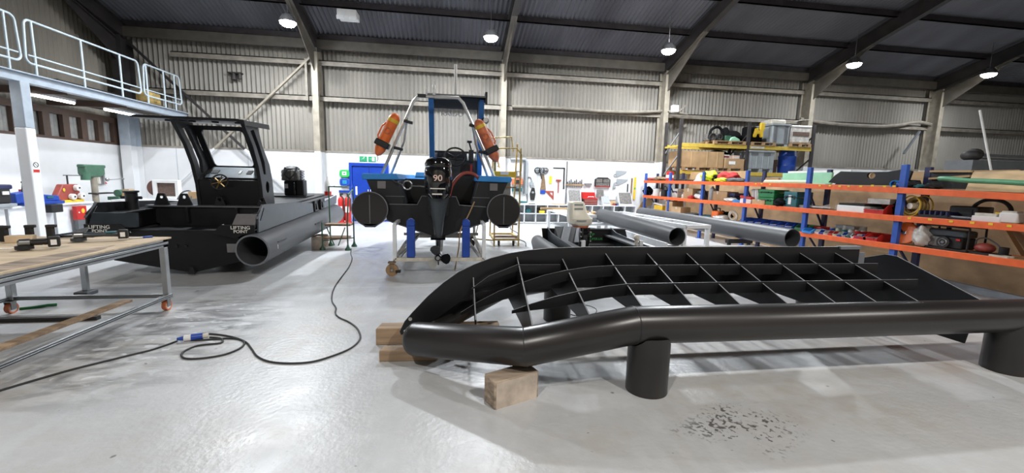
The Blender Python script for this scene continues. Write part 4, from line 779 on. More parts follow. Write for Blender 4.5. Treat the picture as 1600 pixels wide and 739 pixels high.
MB().box((sx0+.18, 9.9, 1.37), (.02, .02, .02)).build('cap', 'black', t)
k = T('hand_wash_bottle', 'clear spray bottle with a red base standing on the black boat stern', 'bottle', (-2.95, 10.9, 1.12)); MB().cyl((-2.95, 10.9, 1.12), (-2.95, 10.9, 1.22), .08).build('red_base', 'red', k); MB().lathe([(.07, 0), (.075, .2), (.03, .3), (.02, .36)], (-2.95, 10.9, 1.22)).build('bottle', 'white_plastic', k)
for x, lb in ((-3.58, 'red fire extinguisher nearer the black boat at the fire point'), (-3.36, 'red fire extinguisher next to the blue door')):
    f = T('fire_extinguisher', lb, 'fire extinguisher', (x, 14.7, 0)); MB().lathe([(.085, .0), (.095, .03), (.095, .72), (.07, .8), (.03, .84)], (x, 14.7, .08)).build('cylinder', 'red', f); MB().cyl((x, 14.7, .92), (x, 14.7, 1.0), .025).bx(x-.03, x+.08, 14.68, 14.72, .98, 1.03).build('valve', 'black', f); MB().tube([(x+.03, 14.65, .96), (x+.11, 14.62, .85), (x+.11, 14.6, .45)], .014, 6).build('hose', 'black', f); MB().bx(x-.06, x+.06, 14.6, 14.606, .4, .6).build('label_panel', 'sign_white', f); MB().bx(x-.11, x+.11, 14.6, 14.8, 0, .08).build('stand', 'red', f, .01)
f = T('fire_point_board', 'blue headed fire point board behind the extinguishers', 'sign', (-3.47, 14.85, 0)); MB().bx(-3.66, -3.28, 14.84, 14.86, .1, 1.05).build('board', 'film', f); MB().bx(-3.66, -3.28, 14.8, 14.88, 1.05, 1.13).build('header', 'blue', f)
for z, m_, lb in ((1.69, 'green_bright', 'green round eye wash station case on the rear wall'), (1.39, 'blue', 'blue first aid case on the rear wall under the green one')):
    f = T('first_aid_case', lb, 'first aid kit', (-3.65, 15.64, z-.15)); MB().prism([(-3.65+.17*math.copysign(abs(math.cos(a))**.6, math.cos(a)), z+.14*math.copysign(abs(math.sin(a))**.6, math.sin(a))) for a in [2*PI*i/24 for i in range(24)]], 'y', 15.58, 15.695).build('case', m_, f, .02); MB().bx(-3.72, -3.58, 15.57, 15.58, z-.06, z+.07).build('label_panel', 'sign_white' if z > 1.5 else 'sky_blue', f); MB().bx(-3.68, -3.62, 15.567, 15.572, z-.02, z+.03).build('emblem', 'sign_green', f)
for x, lb in ((-3.02, 'running figure'), (-2.72, 'white arrow and doorway')):
    f = T('exit_sign', 'green emergency exit panel above the blue door showing a %s' % lb, 'exit sign', (x, 15.69, 2.14)); MB().bx(x-.125, x+.125, 15.685, 15.698, 2.13, 2.31).build('panel', 'sign_green', f)
    g = MB()
    if 'run' in lb: g.ell((x+.03, 15.683, 2.28), (.016, .004, .016), 8, 6).bar((x+.02, 15.683, 2.26), (x-.01, 15.683, 2.21), .03, .004).bar((x-.01, 15.683, 2.21), (x+.04, 15.683, 2.18), .016, .004).bar((x-.01, 15.683, 2.21), (x-.07, 15.683, 2.18), .016, .004).bar((x+.015, 15.683, 2.25), (x+.06, 15.683, 2.22), .012, .004).bar((x+.015, 15.683, 2.25), (x-.05, 15.683, 2.24), .012, .004)
    else: g.bx(x-.0, x+.09, 15.681, 15.685, 2.15, 2.29).bar((x-.1, 15.683, 2.22), (x-.04, 15.683, 2.22), .02, .004).bar((x-.045, 15.683, 2.25), (x-.025, 15.683, 2.22), .012, .004).bar((x-.045, 15.683, 2.19), (x-.025, 15.683, 2.22), .012, .004)
    g.build('pictogram', 'sign_white', f)
# ================================================================ WORKSHOP CORNER, FAR LEFT
t = T('long_machine_bench', 'long pale cabinet bench along the left wall behind the wheeled bench', 'workbench', (-9.6, 10.6, 0)); MB().bx(-10.3, -9.3, 9.3, 12.6, .74, .79).build('bench_top', 'white_steel', t, .005)
for y0 in (9.35, 10.45, 11.55): MB().bx(-10.25, -9.35, y0, y0+1.03, .05, .74).build('cabinet', 'white_steel', t, .004)
t = T('bandsaw', 'blue metal cutting bandsaw lying along the left bench beyond the white column', 'machine', (-9.4, 11.4, .79))
MB().prism([(10.6, .84), (10.6, 1.06), (10.9, 1.1), (11.25, 1.02), (11.62, .98), (11.65, .86)], 'x', -9.5, -9.3).build('saw_bow', 'blue', t, .02); MB().prism([(10.7, .79), (10.7, .86), (11.7, .86), (11.7, .79)], 'x', -9.7, -9.25).build('bed', 'blue', t, .008)
MB().bx(-9.29, -9.1, 11.15, 11.45, .6, .79).build('motor', 'rubber', t, .02); MB().bx(-9.3, -9.28, 11.3, 11.45, .93, .98).build('label_panel', 'teal', t); MB().cyl((-9.4, 10.85, 1.06), (-9.4, 10.9, 1.3), .012).ell((-9.4, 10.9, 1.3), .03).build('lever', 'black', t); MB().bx(-9.5, -9.35, 10.9, 11.05, 1.08, 1.14).build('red_switch', 'red', t)
t = T('chop_saw', 'dark blue saw with a white guard, left of the white column', 'machine', (-9.3, 10.3, .79)); MB().bx(-9.5, -9.2, 9.5, 10.5, .79, .86).build('base', 'grey_plastic', t, .01); MB().bx(-9.45, -9.25, 9.8, 10.45, .86, 1.2).build('body', 'rubber', t, .03); MB().bx(-9.46, -9.24, 9.5, 10.5, 1.16, 1.26).build('cover', 'navy', t, .03); MB().cyl((-9.24, 9.95, 1.0), (-9.2, 9.95, 1.0), .16).build('blade_guard', 'white_plastic', t); MB().bx(-9.24, -9.22, 10.25, 10.38, 1.05, 1.12).build('label_panel', 'sign_white', t)
t = T('roller_machine', 'red machine with three white roller wheels standing by the left bench', 'machine', (-9.5, 12.1, .79)); MB().prism([(11.72, .85), (11.8, 1.0), (11.95, 1.24), (12.38, 1.24), (12.45, .85)], 'x', -9.6, -9.45).build('body', 'dull_red', t, .02)
MB().bx(-9.6, -9.4, 11.75, 12.45, .79, .85).build('base', 'yellow', t, .01)
for y, z in ((12.28, 1.15), (12.12, .93), (12.38, .94)): w = MB().lathe([(.03, 0), (.075, .01), (.075, .09), (.05, .1)], (-9.45, y, z), (1, 0, -.05), 18).build('roller', 'white_plastic', t); MB().cyl((-9.36, y, z), (-9.34, y, z), .022).build('hub', 'black', w)
MB().bar((-9.5, 12.15, 1.24), (-9.5, 12.15, 1.46), .025).bar((-9.5, 12.05, 1.46), (-9.5, 12.6, 1.46), .02).build('crank', 'steel_dark', t); MB().ell((-9.44, 11.95, 1.1), (.01, .035, .045)).build('yellow_badge', 'yellow', t)
t = T('red_cabinet', 'small red control box with a yellow badge under the roller machine', 'cabinet', (-9.2, 12.05, 0)); MB().bx(-9.28, -9.18, 11.9, 12.2, .36, .7).build('door', 'red', t, .01); MB().bx(-9.27, -9.19, 11.92, 12.18, 0, .36).build('plinth', 'grey_dark_plastic', t); MB().ell((-9.175, 12.08, .58), (.006, .05, .06)).build('yellow_badge', 'yellow', t); MB().bx(-9.18, -9.175, 11.95, 11.98, .53, .56).build('white_mark', 'sign_white', t)
t = T('drill_press', 'green pillar drill standing against the left wall', 'drill press', (-9.5, 13.0, 0)); MB().bx(-9.75, -9.2, 12.7, 13.3, 0, .08).build('base', 'machine_green', t, .01); MB().cyl((-9.5, 12.95, .08), (-9.5, 12.95, 1.6), .07).build('column', 'steel_beige', t)
MB().loft([[V((x, y, z)) for x, y, z in ((-9.42, y0, z0), (-9.62, y0, z0), (-9.62, y0, z1), (-9.42, y0, z1))] for y0, z0, z1 in ((12.62, 1.5, 1.68), (12.72, 1.42, 1.7), (13.1, 1.42, 1.7), (13.25, 1.5, 1.68))]).build('head', 'machine_green', t, .02)
MB().bx(-9.62, -9.42, 12.6, 13.3, 1.66, 1.75).build('belt_cover', 'machine_green', t, .03); MB().cyl((-9.5, 12.7, 1.34), (-9.5, 12.7, 1.55), .1).build('motor', 'machine_green', t); MB().cyl((-9.5, 13.25, 1.22), (-9.5, 13.25, 1.5), .045, .055).build('quill', 'steel', t)
MB().bx(-9.6, -9.4, 12.85, 13.5, .96, 1.0).build('table', 'steel_dark', t, .01); MB().bar((-9.25, 13.05, 1.35), (-9.25, 13.6, 1.38), .02).ell((-9.25, 13.62, 1.38), .03).ell((-9.27, 13.08, 1.36), .05).build('feed_lever', 'steel', t)
t = T('bench_grinder', 'green bench grinder on a pedestal right of the pillar drill', 'grinder', (-9.7, 14.2, 0)); MB().bx(-9.85, -9.55, 14.0, 14.4, 0, .75).build('pedestal', 'machine_green', t, .02); MB().cyl((-9.7, 14.0, .95), (-9.7, 14.45, .95), .1).build('motor', 'machine_green', t); MB().bx(-9.9, -9.6, 13.9, 14.5, .75, .85).build('top_plate', 'machine_green', t, .01)
k = T('wall_switch', 'beige wall switch box with a red flap on the left wall', 'switch', (XL, 14.4, 1.2)); MB().bx(XL, XL+.09, 14.25, 14.45, 1.2, 1.45).build('box', 'dirty_white', k, .01); MB().prism([(14.4, 1.2), (14.6, 1.2), (14.5, 1.3)], 'x', XL, XL+.05).build('flap', 'red', k)
k = T('picture_monitor', 'white framed square panel with a dark red brown screen against the rear wall', 'display', (-7.75, 13.0, .9)); MB().plate([(-8.1, .86), (-7.45, .86), (-7.45, 1.38), (-8.1, 1.38)], [[(-8.0, .93), (-7.54, .93), (-7.54, 1.3), (-8.0, 1.3)]], 'y', 12.95, 13.1).build('frame', 'white_plastic', k, .01); MB().bx(-8.0, -7.54, 13.0, 13.05, .93, 1.3).build('screen', 'crate_brown', k)
k2 = T('red_disc', 'dull red round disc leaning behind the white framed panel', 'disc', (-8.2, 13.2, .9)); MB().cyl((-8.15, 13.16, 1.15), (-8.15, 13.2, 1.15), .22, n=28).build('plate', 'maroon', k2); MB().cyl((-8.15, 13.15, 1.15), (-8.15, 13.16, 1.15), .05).build('hub', 'dull_red', k2)
t = T('back_bench', 'low pale bench along the rear wall behind the black boat', 'workbench', (-7.6, 13.1, 0)); MB().bx(-8.9, -6.2, 12.6, 13.5, .78, .84).build('bench_top', 'white_steel', t, .004)
for x in (-8.8, -7.6, -6.3): MB().bx(x-.04, x+.04, 12.65, 13.45, 0, .78).build('leg_panel', 'white_steel', t)
k = T('wooden_box', 'small pale wooden box on the rear bench left of the cabin', 'box', (-6.8, 12.8, .84)); MB().bx(-7.05, -6.7, 12.65, 12.95, .84, 1.08).build('body', 'card_light', k, .005); MB().bx(-6.75, -6.45, 12.7, 12.9, .84, .95).build('side_tray', 'dirty_white', k, .004)
k = T('green_vice', 'green vice on the rear bench beside the cabin', 'vice', (-6.65, 12.9, .95)); MB().bx(-6.8, -6.5, 12.85, 13.0, .95, 1.04).build('body', 'green', k, .015); MB().bx(-6.72, -6.6, 12.87, 12.97, 1.04, 1.16).build('jaw', 'green', k, .01); MB().bar((-6.78, 12.9, 1.18), (-6.55, 12.9, 1.18), .02).build('handle', 'steel', k)
one(MB().prism([(-9.05, .84), (-8.8, .84), (-8.85, 1.1), (-9.0, 1.1)], 'y', 13.2, 13.4), 'cardboard_sleeve', 'card_light', 'tan cardboard sleeve standing behind the black boat mooring post', 'cardboard')
one(MB().tube(smooth([V(p) for p in ((-7.35, 12.7, .86), (-7.25, 12.75, 1.05), (-7.1, 12.8, 1.1), (-6.98, 12.7, 1.0), (-7.0, 12.6, .86))]), .02, 8), 'grey_hose', 'grey_pipe', 'grey hose loop on the rear bench left of the wooden box', 'hose')
# mezzanine junk
k = T('pallet_stack', 'dark pallet with a yellow crate on the far end of the mezzanine', 'pallet', (-9.3, 14.3, 3.5)); MB().bx(-9.9, -8.75, 13.8, 14.9, 3.5, 3.62).build('pallet_deck', 'rusty', k); MB().bx(-9.1, -8.8, 14.2, 14.8, 3.62, 3.95).build('crate', 'yellow_rust', k, .01)
k = T('timber_bundle', 'dark bundle of old timbers on the mezzanine deck', 'timber', (-9.5, 12.6, 3.5))
for i in range(5): MB().bar((-9.3-.12*(i % 3), 11.9, 3.6+.1*(i//3)), (-9.3-.12*(i % 3), 14.0, 3.6+.1*(i//3)), .09).build('plank', 'steel_dark', k)
k = T('horn_bracket', 'dark bracket with a hanging horn on the rear wall above the black boat', 'wall fitting', (-6.9, 15.86, 4.8)); p_ = oY(370, 117, 15.86); MB().bx(p_.x-.22, p_.x+.2, 15.7, 15.88, p_.z+.02, p_.z+.06).build('arm', 'steel_dark', k); MB().cyl((p_.x-.05, 15.75, p_.z-.18), (p_.x-.05, 15.75, p_.z+.02), .09, .05).cyl((p_.x+.14, 15.75, p_.z-.15), (p_.x+.14, 15.75, p_.z+.02), .07, .05).build('horn', 'steel_dark', k)
# ================================================================ REAR WALL: PIGEONHOLES AND TOOLS
PY0, PY1 = 15.32, 15.69; px0, px1 = 1.9, 7.15
t = T('pigeonhole_unit', 'long low white pigeonhole unit of two rows along the rear wall', 'shelf unit', (4.5, 15.5, 0))
MB().bx(px0, px1, PY0, PY1, .69, .72).build('top_board', 'white_paint', t); MB().bx(px0, px1, PY0, PY1, .36, .385).bx(px0, px1, PY0, PY1, .02, .05).build('shelf_board', 'white_paint', t)
nd = 13; stp = (px1-px0)/(nd-1)
for i in range(nd): x = px0+stp*i; MB().bx(x-.013, x+.013, PY0, PY1, .0, .69).build('divider', 'white_paint', t)
MB().bx(px0, px1, PY1-.01, PY1, .05, .69).build('back_board', 'grey_plastic', t)
def cell(px): return px0 + stp*(int((px-px0)/stp)+.5)
for x, r, m_, nm, lb in ((2.95, 1, 'teal', 'tool_case', 'teal power tool case in an upper pigeonhole right of the mobile steps'), (3.45, 1, 'yellow', 'yellow_box', 'small yellow box in an upper pigeonhole'), (3.35, 1, 'rubber', 'tool_bag', 'black tool bag behind the small yellow box'), (6.65, 1, 'grey_dark_plastic', 'tool_bag', 'grey tool bag in an upper pigeonhole near the right end')):
    z0 = .385 if r else .05; k = T(nm, lb, 'box' if 'box' in nm or 'case' in nm else 'bag', (x, 15.5, z0)); hgt = .1 if 'yellow' in nm else .17; y_ = 15.4 if 'yellow' in nm else 15.52
    MB().bx(x-.1, x+.1, y_-.06, y_+.08, z0, z0+hgt).build('body', m_, k, .015); MB().tube([(x-.05, y_, z0+hgt), (x-.04, y_, z0+hgt+.03), (x+.04, y_, z0+hgt+.03), (x+.05, y_, z0+hgt)], .008, 6).build('handle', 'black', k)
YW = 15.694
def hang(name, m_, lb, cat, mb): o = one(mb, name, m_, lb, cat); return o
# sloping tool displays on the unit
def display(x, w, z1, m_, lb, tray=True):
    k = T('tool_display', lb, 'tool board', (x, 15.5, .72)); zc = .72
    MB().prism([(15.36, zc), (15.36, zc+.04), (15.58, zc+z1), (15.62, zc+z1), (15.62, zc)], 'x', x-w/2, x+w/2).build('stand', 'white_paint', k)
    n_ = V((0, -z1+.04, .22)).normalized(); c_ = V((x, 15.47, zc+.02+z1/2+.02)); MB().box(c_+n_*.012, (w*.86, .012, math.hypot(.2, z1)*.86), 0, -math.atan2(.22, z1-.04)).build('foam_insert', m_, k); return k
display(4.72, .52, .55, 'mottled', 'sloping white tool board with red and grey tools, behind the cream outboard cowl'); display(5.98, .3, .32, 'grey_plastic', 'small sloping white board with a pale panel right of the red chest'); display(6.75, .56, .48, 'mottled', 'sloping white tool board full of grey sockets near the right end')
k = T('tool_chest', 'open red metal tool chest on the pigeonhole unit', 'tool chest', (5.32, 15.5, .72)); MB().bx(5.05, 5.6, 15.36, 15.65, .72, .94).build('body', 'black', k, .006)
for z in (.75, .82, .88): d_ = MB().bx(5.07, 5.58, 15.35, 15.36, z, z+.05).build('drawer', 'dull_red', k); MB().bx(5.09, 5.56, 15.343, 15.35, z+.035, z+.043).build('pull_strip', 'chrome', d_)
MB().hexa([V(p) for p in ((5.05, 15.6, .94), (5.6, 15.6, .94), (5.6, 15.64, .94), (5.05, 15.64, .94), (5.03, 15.62, 1.2), (5.57, 15.62, 1.2), (5.57, 15.66, 1.2), (5.03, 15.66, 1.2))]).bx(5.05, 5.6, 15.36, 15.6, .94, .99).build('lid', 'red', k, .008); MB().tube([(5.2, 15.36, 1.0), (5.22, 15.33, 1.04), (5.42, 15.33, 1.04), (5.44, 15.36, 1.0)], .01, 6).build('handle', 'chrome', k)
k = T('tool_tray', 'dark folding tool tray stood behind the small pale board', 'tool tray', (5.82, 15.62, .98)); MB().box((5.8, 15.64, 1.15), (.26, .03, .3), 0, -.25).build('tray', 'mottled', k); MB().box((5.81, 15.61, 1.02), (.25, .03, .04)).build('lip', 'dull_red', k)
for i, (x, z, l, m_, nm, cat, lb) in enumerate(((6.2, .75, .34, 'plywood', 'wooden_rack', 'rack', 'small wooden rack of hand tools left of the socket board'), (6.42, .74, .16, 'green', 'small_bin', 'bin', 'small green bin among tools left of the socket board'), (6.3, .73, .14, 'dull_red', 'small_bin', 'bin', 'small dull red bin below the wooden rack'), (6.36, .73, .12, 'blue', 'small_bin', 'bin', 'small blue bin beside the dull red one'))):
    k = T(nm, lb, cat, (x, 15.4+.08*(i == 0)+.02*i, .72)); y_ = 15.38+.12*(i < 2); MB().bx(x-l/2, x+l/2, y_-.05, y_+.06, .72, .72+l*.5).build('body', m_, k, .006); MB().bx(x-l/2+.01, x+l/2-.01, y_-.04, y_+.05, .72+l*.5, .72+l*.62).build('contents', 'tool_mix', k)
# things fixed to the wall
k = T('tool_holder', 'black wall holder with a row of screwdrivers above the red and grey tool board', 'tool rack', (4.75, YW, 1.45)); MB().bx(4.42, 5.1, YW-.08, YW, 1.45, 1.5).build('rail', 'pallet', k)
for i in range(9): x = 4.47+i*.07; MB().cyl((x, YW-.05, 1.5), (x, YW-.05, 1.58+.05*(i % 3)), .018, n=8).cyl((x, YW-.05, 1.36), (x, YW-.05, 1.45), .006, n=6).build('screwdriver', ('black', 'dark_grey', 'rubber')[i % 3], k)
hang('steel_rule_rack', 'tool_mix', 'short dark tool strip between the screwdrivers and the open tool case', 'tool rack', MB().bx(5.16, 5.44, YW-.05, YW, 1.48, 1.54).bx(5.18, 5.42, YW-.07, YW-.05, 1.46, 1.5))
k = T('open_tool_case', 'open black tool case with red trim hung on the rear wall', 'tool case', (5.87, YW, 1.42)); MB().prism([(5.56, 1.42), (5.56, 1.7), (5.68, 1.78), (6.06, 1.78), (6.18, 1.7), (6.18, 1.42)], 'y', YW-.07, YW).build('shell', 'black', k, .008); MB().bx(5.6, 6.14, YW-.075, YW-.07, 1.45, 1.56).bx(5.6, 5.85, YW-.075, YW-.07, 1.58, 1.72).bx(5.89, 6.14, YW-.075, YW-.07, 1.58, 1.72).build('tools', 'mottled', k); MB().bx(5.56, 6.18, YW-.08, YW-.07, 1.41, 1.435).build('trim', 'red', k)
for x, z, lb in ((6.6, 1.82, 'upper steel handsaw on the white wall'), (6.65, 1.5, 'lower steel handsaw on the white wall')):
    k = T('hand_saw', lb, 'saw', (x, YW, z)); MB().prism([(x-.2, z), (x-.2, z+.24), (x+.26, z+.22), (x+.2, z+.14), (x-.12, z-.02)], 'y', YW-.012, YW-.006).build('blade', 'grey_plastic', k); MB().torus((x-.22, YW-.01, z+.05), .05, .015, (0, 1, 0)).build('handle', 'grey_plastic', k)
k = T('spirit_level', 'long yellow spirit level hung upright at the right end of the white wall', 'spirit level', (7.2, YW, .95)); MB().bx(7.17, 7.25, YW-.03, YW, .95, 1.82).build('bar', 'yellow', k, .004); MB().bx(7.185, 7.235, YW-.034, YW-.03, 1.34, 1.42).build('vial', 'green_bright', k)
hang('straight_edge', 'rusty', 'brown straight edge hung upright left of the yellow spirit level', 'straight edge', MB().bx(7.05, 7.11, YW-.02, YW, 1.0, 1.78)); hang('steel_square', 'black', 'short black bar hung left of the brown straight edge', 'tool', MB().bx(6.9, 6.94, YW-.02, YW, 1.25, 1.55))
hang('tape_gun', 'grey_plastic', 'small grey tool hanging between the open tool case and the handsaws', 'tool', MB().prism([(6.3, 1.38), (6.42, 1.38), (6.38, 1.55), (6.35, 1.6), (6.32, 1.5)], 'y', YW-.05, YW))
hang('curved_template', 'card_light', 'tan curved board leaning on the wall right of the pigeonhole unit', 'board', MB().prism([(7.22, .0), (7.3, .5), (7.5, .85), (7.75, 1.02), (7.95, 1.0), (7.95, .75), (7.75, .72), (7.6, .5), (7.5, 0)], 'y', 15.58, 15.61))
k = T('hammer', 'red handled sledge hammer hung on the white wall', 'hammer', (4.12, YW, 1.2)); MB().cyl((4.12, YW-.03, 1.15), (4.12, YW-.03, 1.6), .018, n=8).build('handle', 'dull_red', k); MB().bx(4.02, 4.22, YW-.06, YW-.001, 1.6, 1.66).build('head', 'dull_red', k, .01)
k = T('large_square', 'large dark steel square hung on the white wall', 'square', (4.2, YW, 1.4)); MB().bx(3.9, 4.36, YW-.012, YW, 2.07, 2.11).bx(4.31, 4.36, YW-.012, YW, 1.3, 2.11).build('blade', 'black', k)
hang('long_rule', 'steel', 'long upright steel rule right of the large steel square', 'ruler', MB().bx(4.42, 4.46, YW-.01, YW, .75, 2.35)); hang('red_square', 'dull_red', 'red triangular square hung low on the white wall', 'square', MB().plate([(3.6, 1.22), (3.95, 1.22), (3.95, .88)], [[(3.76, 1.18), (3.91, 1.18), (3.91, 1.03)]], 'y', YW-.02, YW))
hang('yellow_gauge', 'yellow', 'yellow plate hung beside the brown saw on the white wall', 'gauge', MB().bx(3.76, 3.86, YW-.02, YW, 1.5, 1.78))
k = T('panel_saw', 'brown bladed saw with a blue handle hanging point up on the white wall', 'saw', (3.55, YW, 1.1)); MB().prism([(3.42, 1.25), (3.64, 1.25), (3.6, 1.6), (3.53, 1.92), (3.5, 1.92)], 'y', YW-.015, YW-.005).build('blade', 'rusty', k); MB().bx(3.42, 3.62, YW-.04, YW, 1.1, 1.25).build('handle', 'blue', k, .02)
k = T('strap_bundle', 'bundle of black and grey straps hanging at the top of the white wall tools', 'straps', (3.42, YW, 1.8))
for i in range(5): x = 3.28+i*.08; MB().torus((x, YW-.06, 1.98), .1+.015*(i % 2), .02, (.3-.15*i, 1, .2), 16, 6).build('loop', ('rubber', 'grey_plastic', 'black', 'steel', 'grey_pipe')[i], k)
MB().bar((3.4, YW-.05, 1.9), (3.46, YW-.05, 1.66), .07, .03).build('tail', 'rubber', k)
k = T('air_gun', 'black paddle shaped tool hung low on the wall left of the brown saw', 'tool', (3.12, YW, .9)); MB().prism([(3.05, .86), (3.2, .86), (3.24, 1.1), (3.2, 1.32), (3.1, 1.34), (3.02, 1.1)], 'y', YW-.05, YW).build('body', 'rubber', k, .02); MB().ell((3.13, YW-.055, 1.15), (.05, .015, .04)).build('dial', 'grey_plastic', k)
k = T('air_line', 'grey regulator with a curled hose on the white wall', 'regulator', (3.0, YW, 1.35)); MB().tube(smooth([V(p) for p in ((2.93, YW-.02, .8), (2.92, YW-.02, 1.6), (2.97, YW-.02, 1.72), (3.05, YW-.02, 1.68), (3.07, YW-.02, 1.55))]), .015, 6).build('hose', 'grey_pipe', k); MB().bx(3.0, 3.16, YW-.07, YW, 1.42, 1.52).cyl((3.08, YW-.04, 1.35), (3.08, YW-.04, 1.6), .03).build('regulator_body', 'grey_plastic', k)
k = T('wall_trunking', 'grey cable trunking rising on the white wall behind the mobile steps', 'trunking', (2.95, YW, 1.0)); MB().tube([(2.25, YW-.05, 2.36), (2.8, YW-.05, 2.38), (2.87, YW-.05, 2.3), (2.87, YW-.05, 1.1)], .05, 8).build('channel', 'grey_plastic', k); MB().bx(2.76, 2.80, YW-.06, YW, 1.1, 2.3).build('dark_pipe', 'grey_dark_plastic', k)
for x, z, w, h_, m1, m2, lb in ((2.56, 1.72, .2, .22, 'grey_dark_plastic', 'film', 'small dark charger on the wall shelf line, topmost by the mobile steps'), (2.52, 1.44, .42, .22, 'orange_faded', 'rubber', 'orange and black charger on the wall, below the small dark one'), (2.52, 1.18, .38, .14, 'teal', 'rubber', 'teal charger on the wall, lowest by the mobile steps')):
    k = T('wall_charger', lb, 'charger', (x, YW, z)); MB().bx(x-w/2, x+w/2, YW-.1, YW, z, z+h_).build('body', m1, k, .01); MB().bx(x-w/4, x+w/4, YW-.12, YW-.1, z+.03, z+h_*.8).build('battery', m2, k, .006)
k = T('teal_drill', 'teal cordless drill lying on the pigeonhole unit near the mobile steps', 'power tool', (2.75, 15.5, .72)); MB().cyl((2.6, 15.5, .79), (2.9, 15.5, .79), .045, .03).build('body', 'teal', k); MB().bar((2.65, 15.5, .79), (2.6, 15.5, .73), .05).build('grip', 'rubber', k); MB().bar((2.95, 15.48, .73), (3.2, 15.48, .73), .03).build('bit', 'black', k)
one(MB().bx(2.4, 2.52, 15.4, 15.55, .72, .9), 'oil_can', 'pale_green', 'pale green can on the pigeonhole unit behind the boat tube', 'can', bevel=.01); one(MB().bx(3.85, 4.35, 15.4, 15.6, .72, .745), 'wood_board', 'card_light', 'pale wooden board lying on the pigeonhole unit under the red hammer', 'board')
one(MB().tube(smooth([V(p) for p in ((1.85, 9.9, .012), (1.95, 10.6, .012), (1.85, 11.4, .012), (2.05, 12.3, .012), (2.0, 13.5, .012), (2.15, 14.6, .012), (2.2, 15.2, .012))]), .01, 6), 'floor_lead', 'cable', 'thin grey lead winding on the floor behind the mobile steps', 'cable')
# roof fittings
k = T('roof_heater', 'white box fitting hung under the roof between the first and second lamps', 'roof fitting', (-3.0, 14.0, 6.2)); MB().bx(-3.3, -2.75, 13.75, 14.25, 6.3, 6.5).build('box', 'white_plastic', k, .01); MB().bx(-3.3, -3.1, 13.7, 13.76, 6.2, 6.3).build('lens', 'white_paint', k); MB().bx(-2.95, -2.75, 13.7, 13.76, 6.2, 6.3).build('lens', 'white_paint', k)
for x in (-3.25, -2.8): MB().cyl((x, 14.0, 6.5), (x, 14.0, 6.7), .01, n=6).build('hanger', 'steel', k)
k = T('wall_floodlight', 'white floodlight box on the column above the racking, switched off', 'floodlight', (8.3, 15.1, 4.3)); MB().bx(8.2, 8.45, 15.0, 15.15, 4.25, 4.5).build('housing', 'white_plastic', k, .01); MB().bx(8.23, 8.42, 14.99, 15.0, 4.28, 4.47).build('glass', 'film', k); MB().bar((8.45, 15.1, 4.25), (8.8, 15.1, 4.55), .04).bar((8.1, 15.15, 4.3), (8.9, 15.15, 4.22), .05).build('bracket', 'girt', k)
k = T('grey_duct', 'grey drainpipe length hanging beside the column above the blue rack post', 'pipe', (20, 15.2, 3.0)); MB().bar(oY(1412, 240, 15.2), oY(1437, 205, 15.2), .07).build('pipe_length', 'grey_dark_plastic', k)
one(MB().tube(smooth([oY(x, y, 15.5) for x, y in ((1250, 186), (1300, 193), (1360, 197), (1400, 196), (1435, 191), (1462, 197))]), .07, 8), 'wall_hose', 'girt', 'sagging pale hose along the lower rail on the right half of the rear wall', 'hose')
one(MB().tube(smooth([oY(x, y, 15.5) for x, y in ((800, 166), (880, 169), (950, 174), (1000, 175), (1040, 173))]), .045, 6), 'wall_cable', 'girt', 'cable run along the lower rail left of the floodlight', 'cable')
# ================================================================ ORANGE SHELVING RUN
FX, BX = 7.4, 7.92; UY = (15.2, 13.4, 11.5, 9.65, 7.8, 5.95, 4.1, 2.3)
def lerp(t, y):
    for (y0, z0), (y1, z1) in zip(t, t[1:]):
        if y <= y0 and y >= y1: return z0+(z1-z0)*(y0-y)/(y0-y1)
    return t[-1][1] if y < t[-1][0] else t[0][1]
LV = {1: ((15.2, 1.66), (10.3, 1.64), (7.8, 1.62), (5.98, 1.58), (4.4, 1.525), (2.3, 1.5)), 2: ((15.2, 1.10), (7.8, 1.11), (6, 1.115), (4.4, 1.135), (2.3, 1.15)), 3: ((15.2, .55), (7.7, .61), (6, .64), (4.3, .67), (2.3, .7))}
r = T('shelving_rack', 'long blue and orange shelving run with three levels down the right side', 'shelving', (7.7, 9.0, 0))
for i, y in enumerate(UY):
    m = MB().bx(FX-.01, FX+.06, y-.045, y+.045, 0, 1.97+.03*(i > 3)); m.bx(FX-.06, FX+.08, y-.06, y+.06, 0, .01); m.build('front_upright', 'blue_post', r, .004)
    MB().bx(BX-.06, BX, y-.045, y+.045, 0, 1.97).build('rear_upright', 'navy', r); MB().bar((FX+.05, y, 1.5), (BX-.05, y, .75), .03).bar((FX+.05, y, .7), (BX-.05, y, .2), .03).build('end_brace', 'navy', r)
for a, b_ in zip(UY, UY[1:]):
    for lv in (1, 2, 3):
        za, zb = lerp(LV[lv], a), lerp(LV[lv], b_)
        m = MB().bar((FX-.035, a-.0, za), (FX-.035, b_+.0, zb), .045, .095); m.build('shelf_beam', 'orange_beam', r, .004)
        MB().bar((BX+.02, a, za), (BX+.02, b_, zb), .04, .09).build('rear_beam', 'orange_beam', r)
        MB().hexa([V(p) for p in ((FX, a, za+.02), (BX, a, za+.02), (BX, b_, zb+.02), (FX, b_, zb+.02), (FX, a, za+.04), (BX, a, za+.04), (BX, b_, zb+.04), (FX, b_, zb+.04))]).build('shelf_panel', 'card', r)
for (px, py) in ((1181, 287), (1190, 287), (1203, 288), (1281, 290), (1297, 290), (1312, 291), (1326, 291), (1345, 291), (1363, 290), (1382, 291), (1397, 291), (1421, 341), (1453, 343), (1486, 346), (1519, 348), (1548, 350), (1577, 353)):
    p = oX(px, py, FX-.061); MB().box(p, (.004, .05, .03)).build('yellow_tag', 'yellow', r)
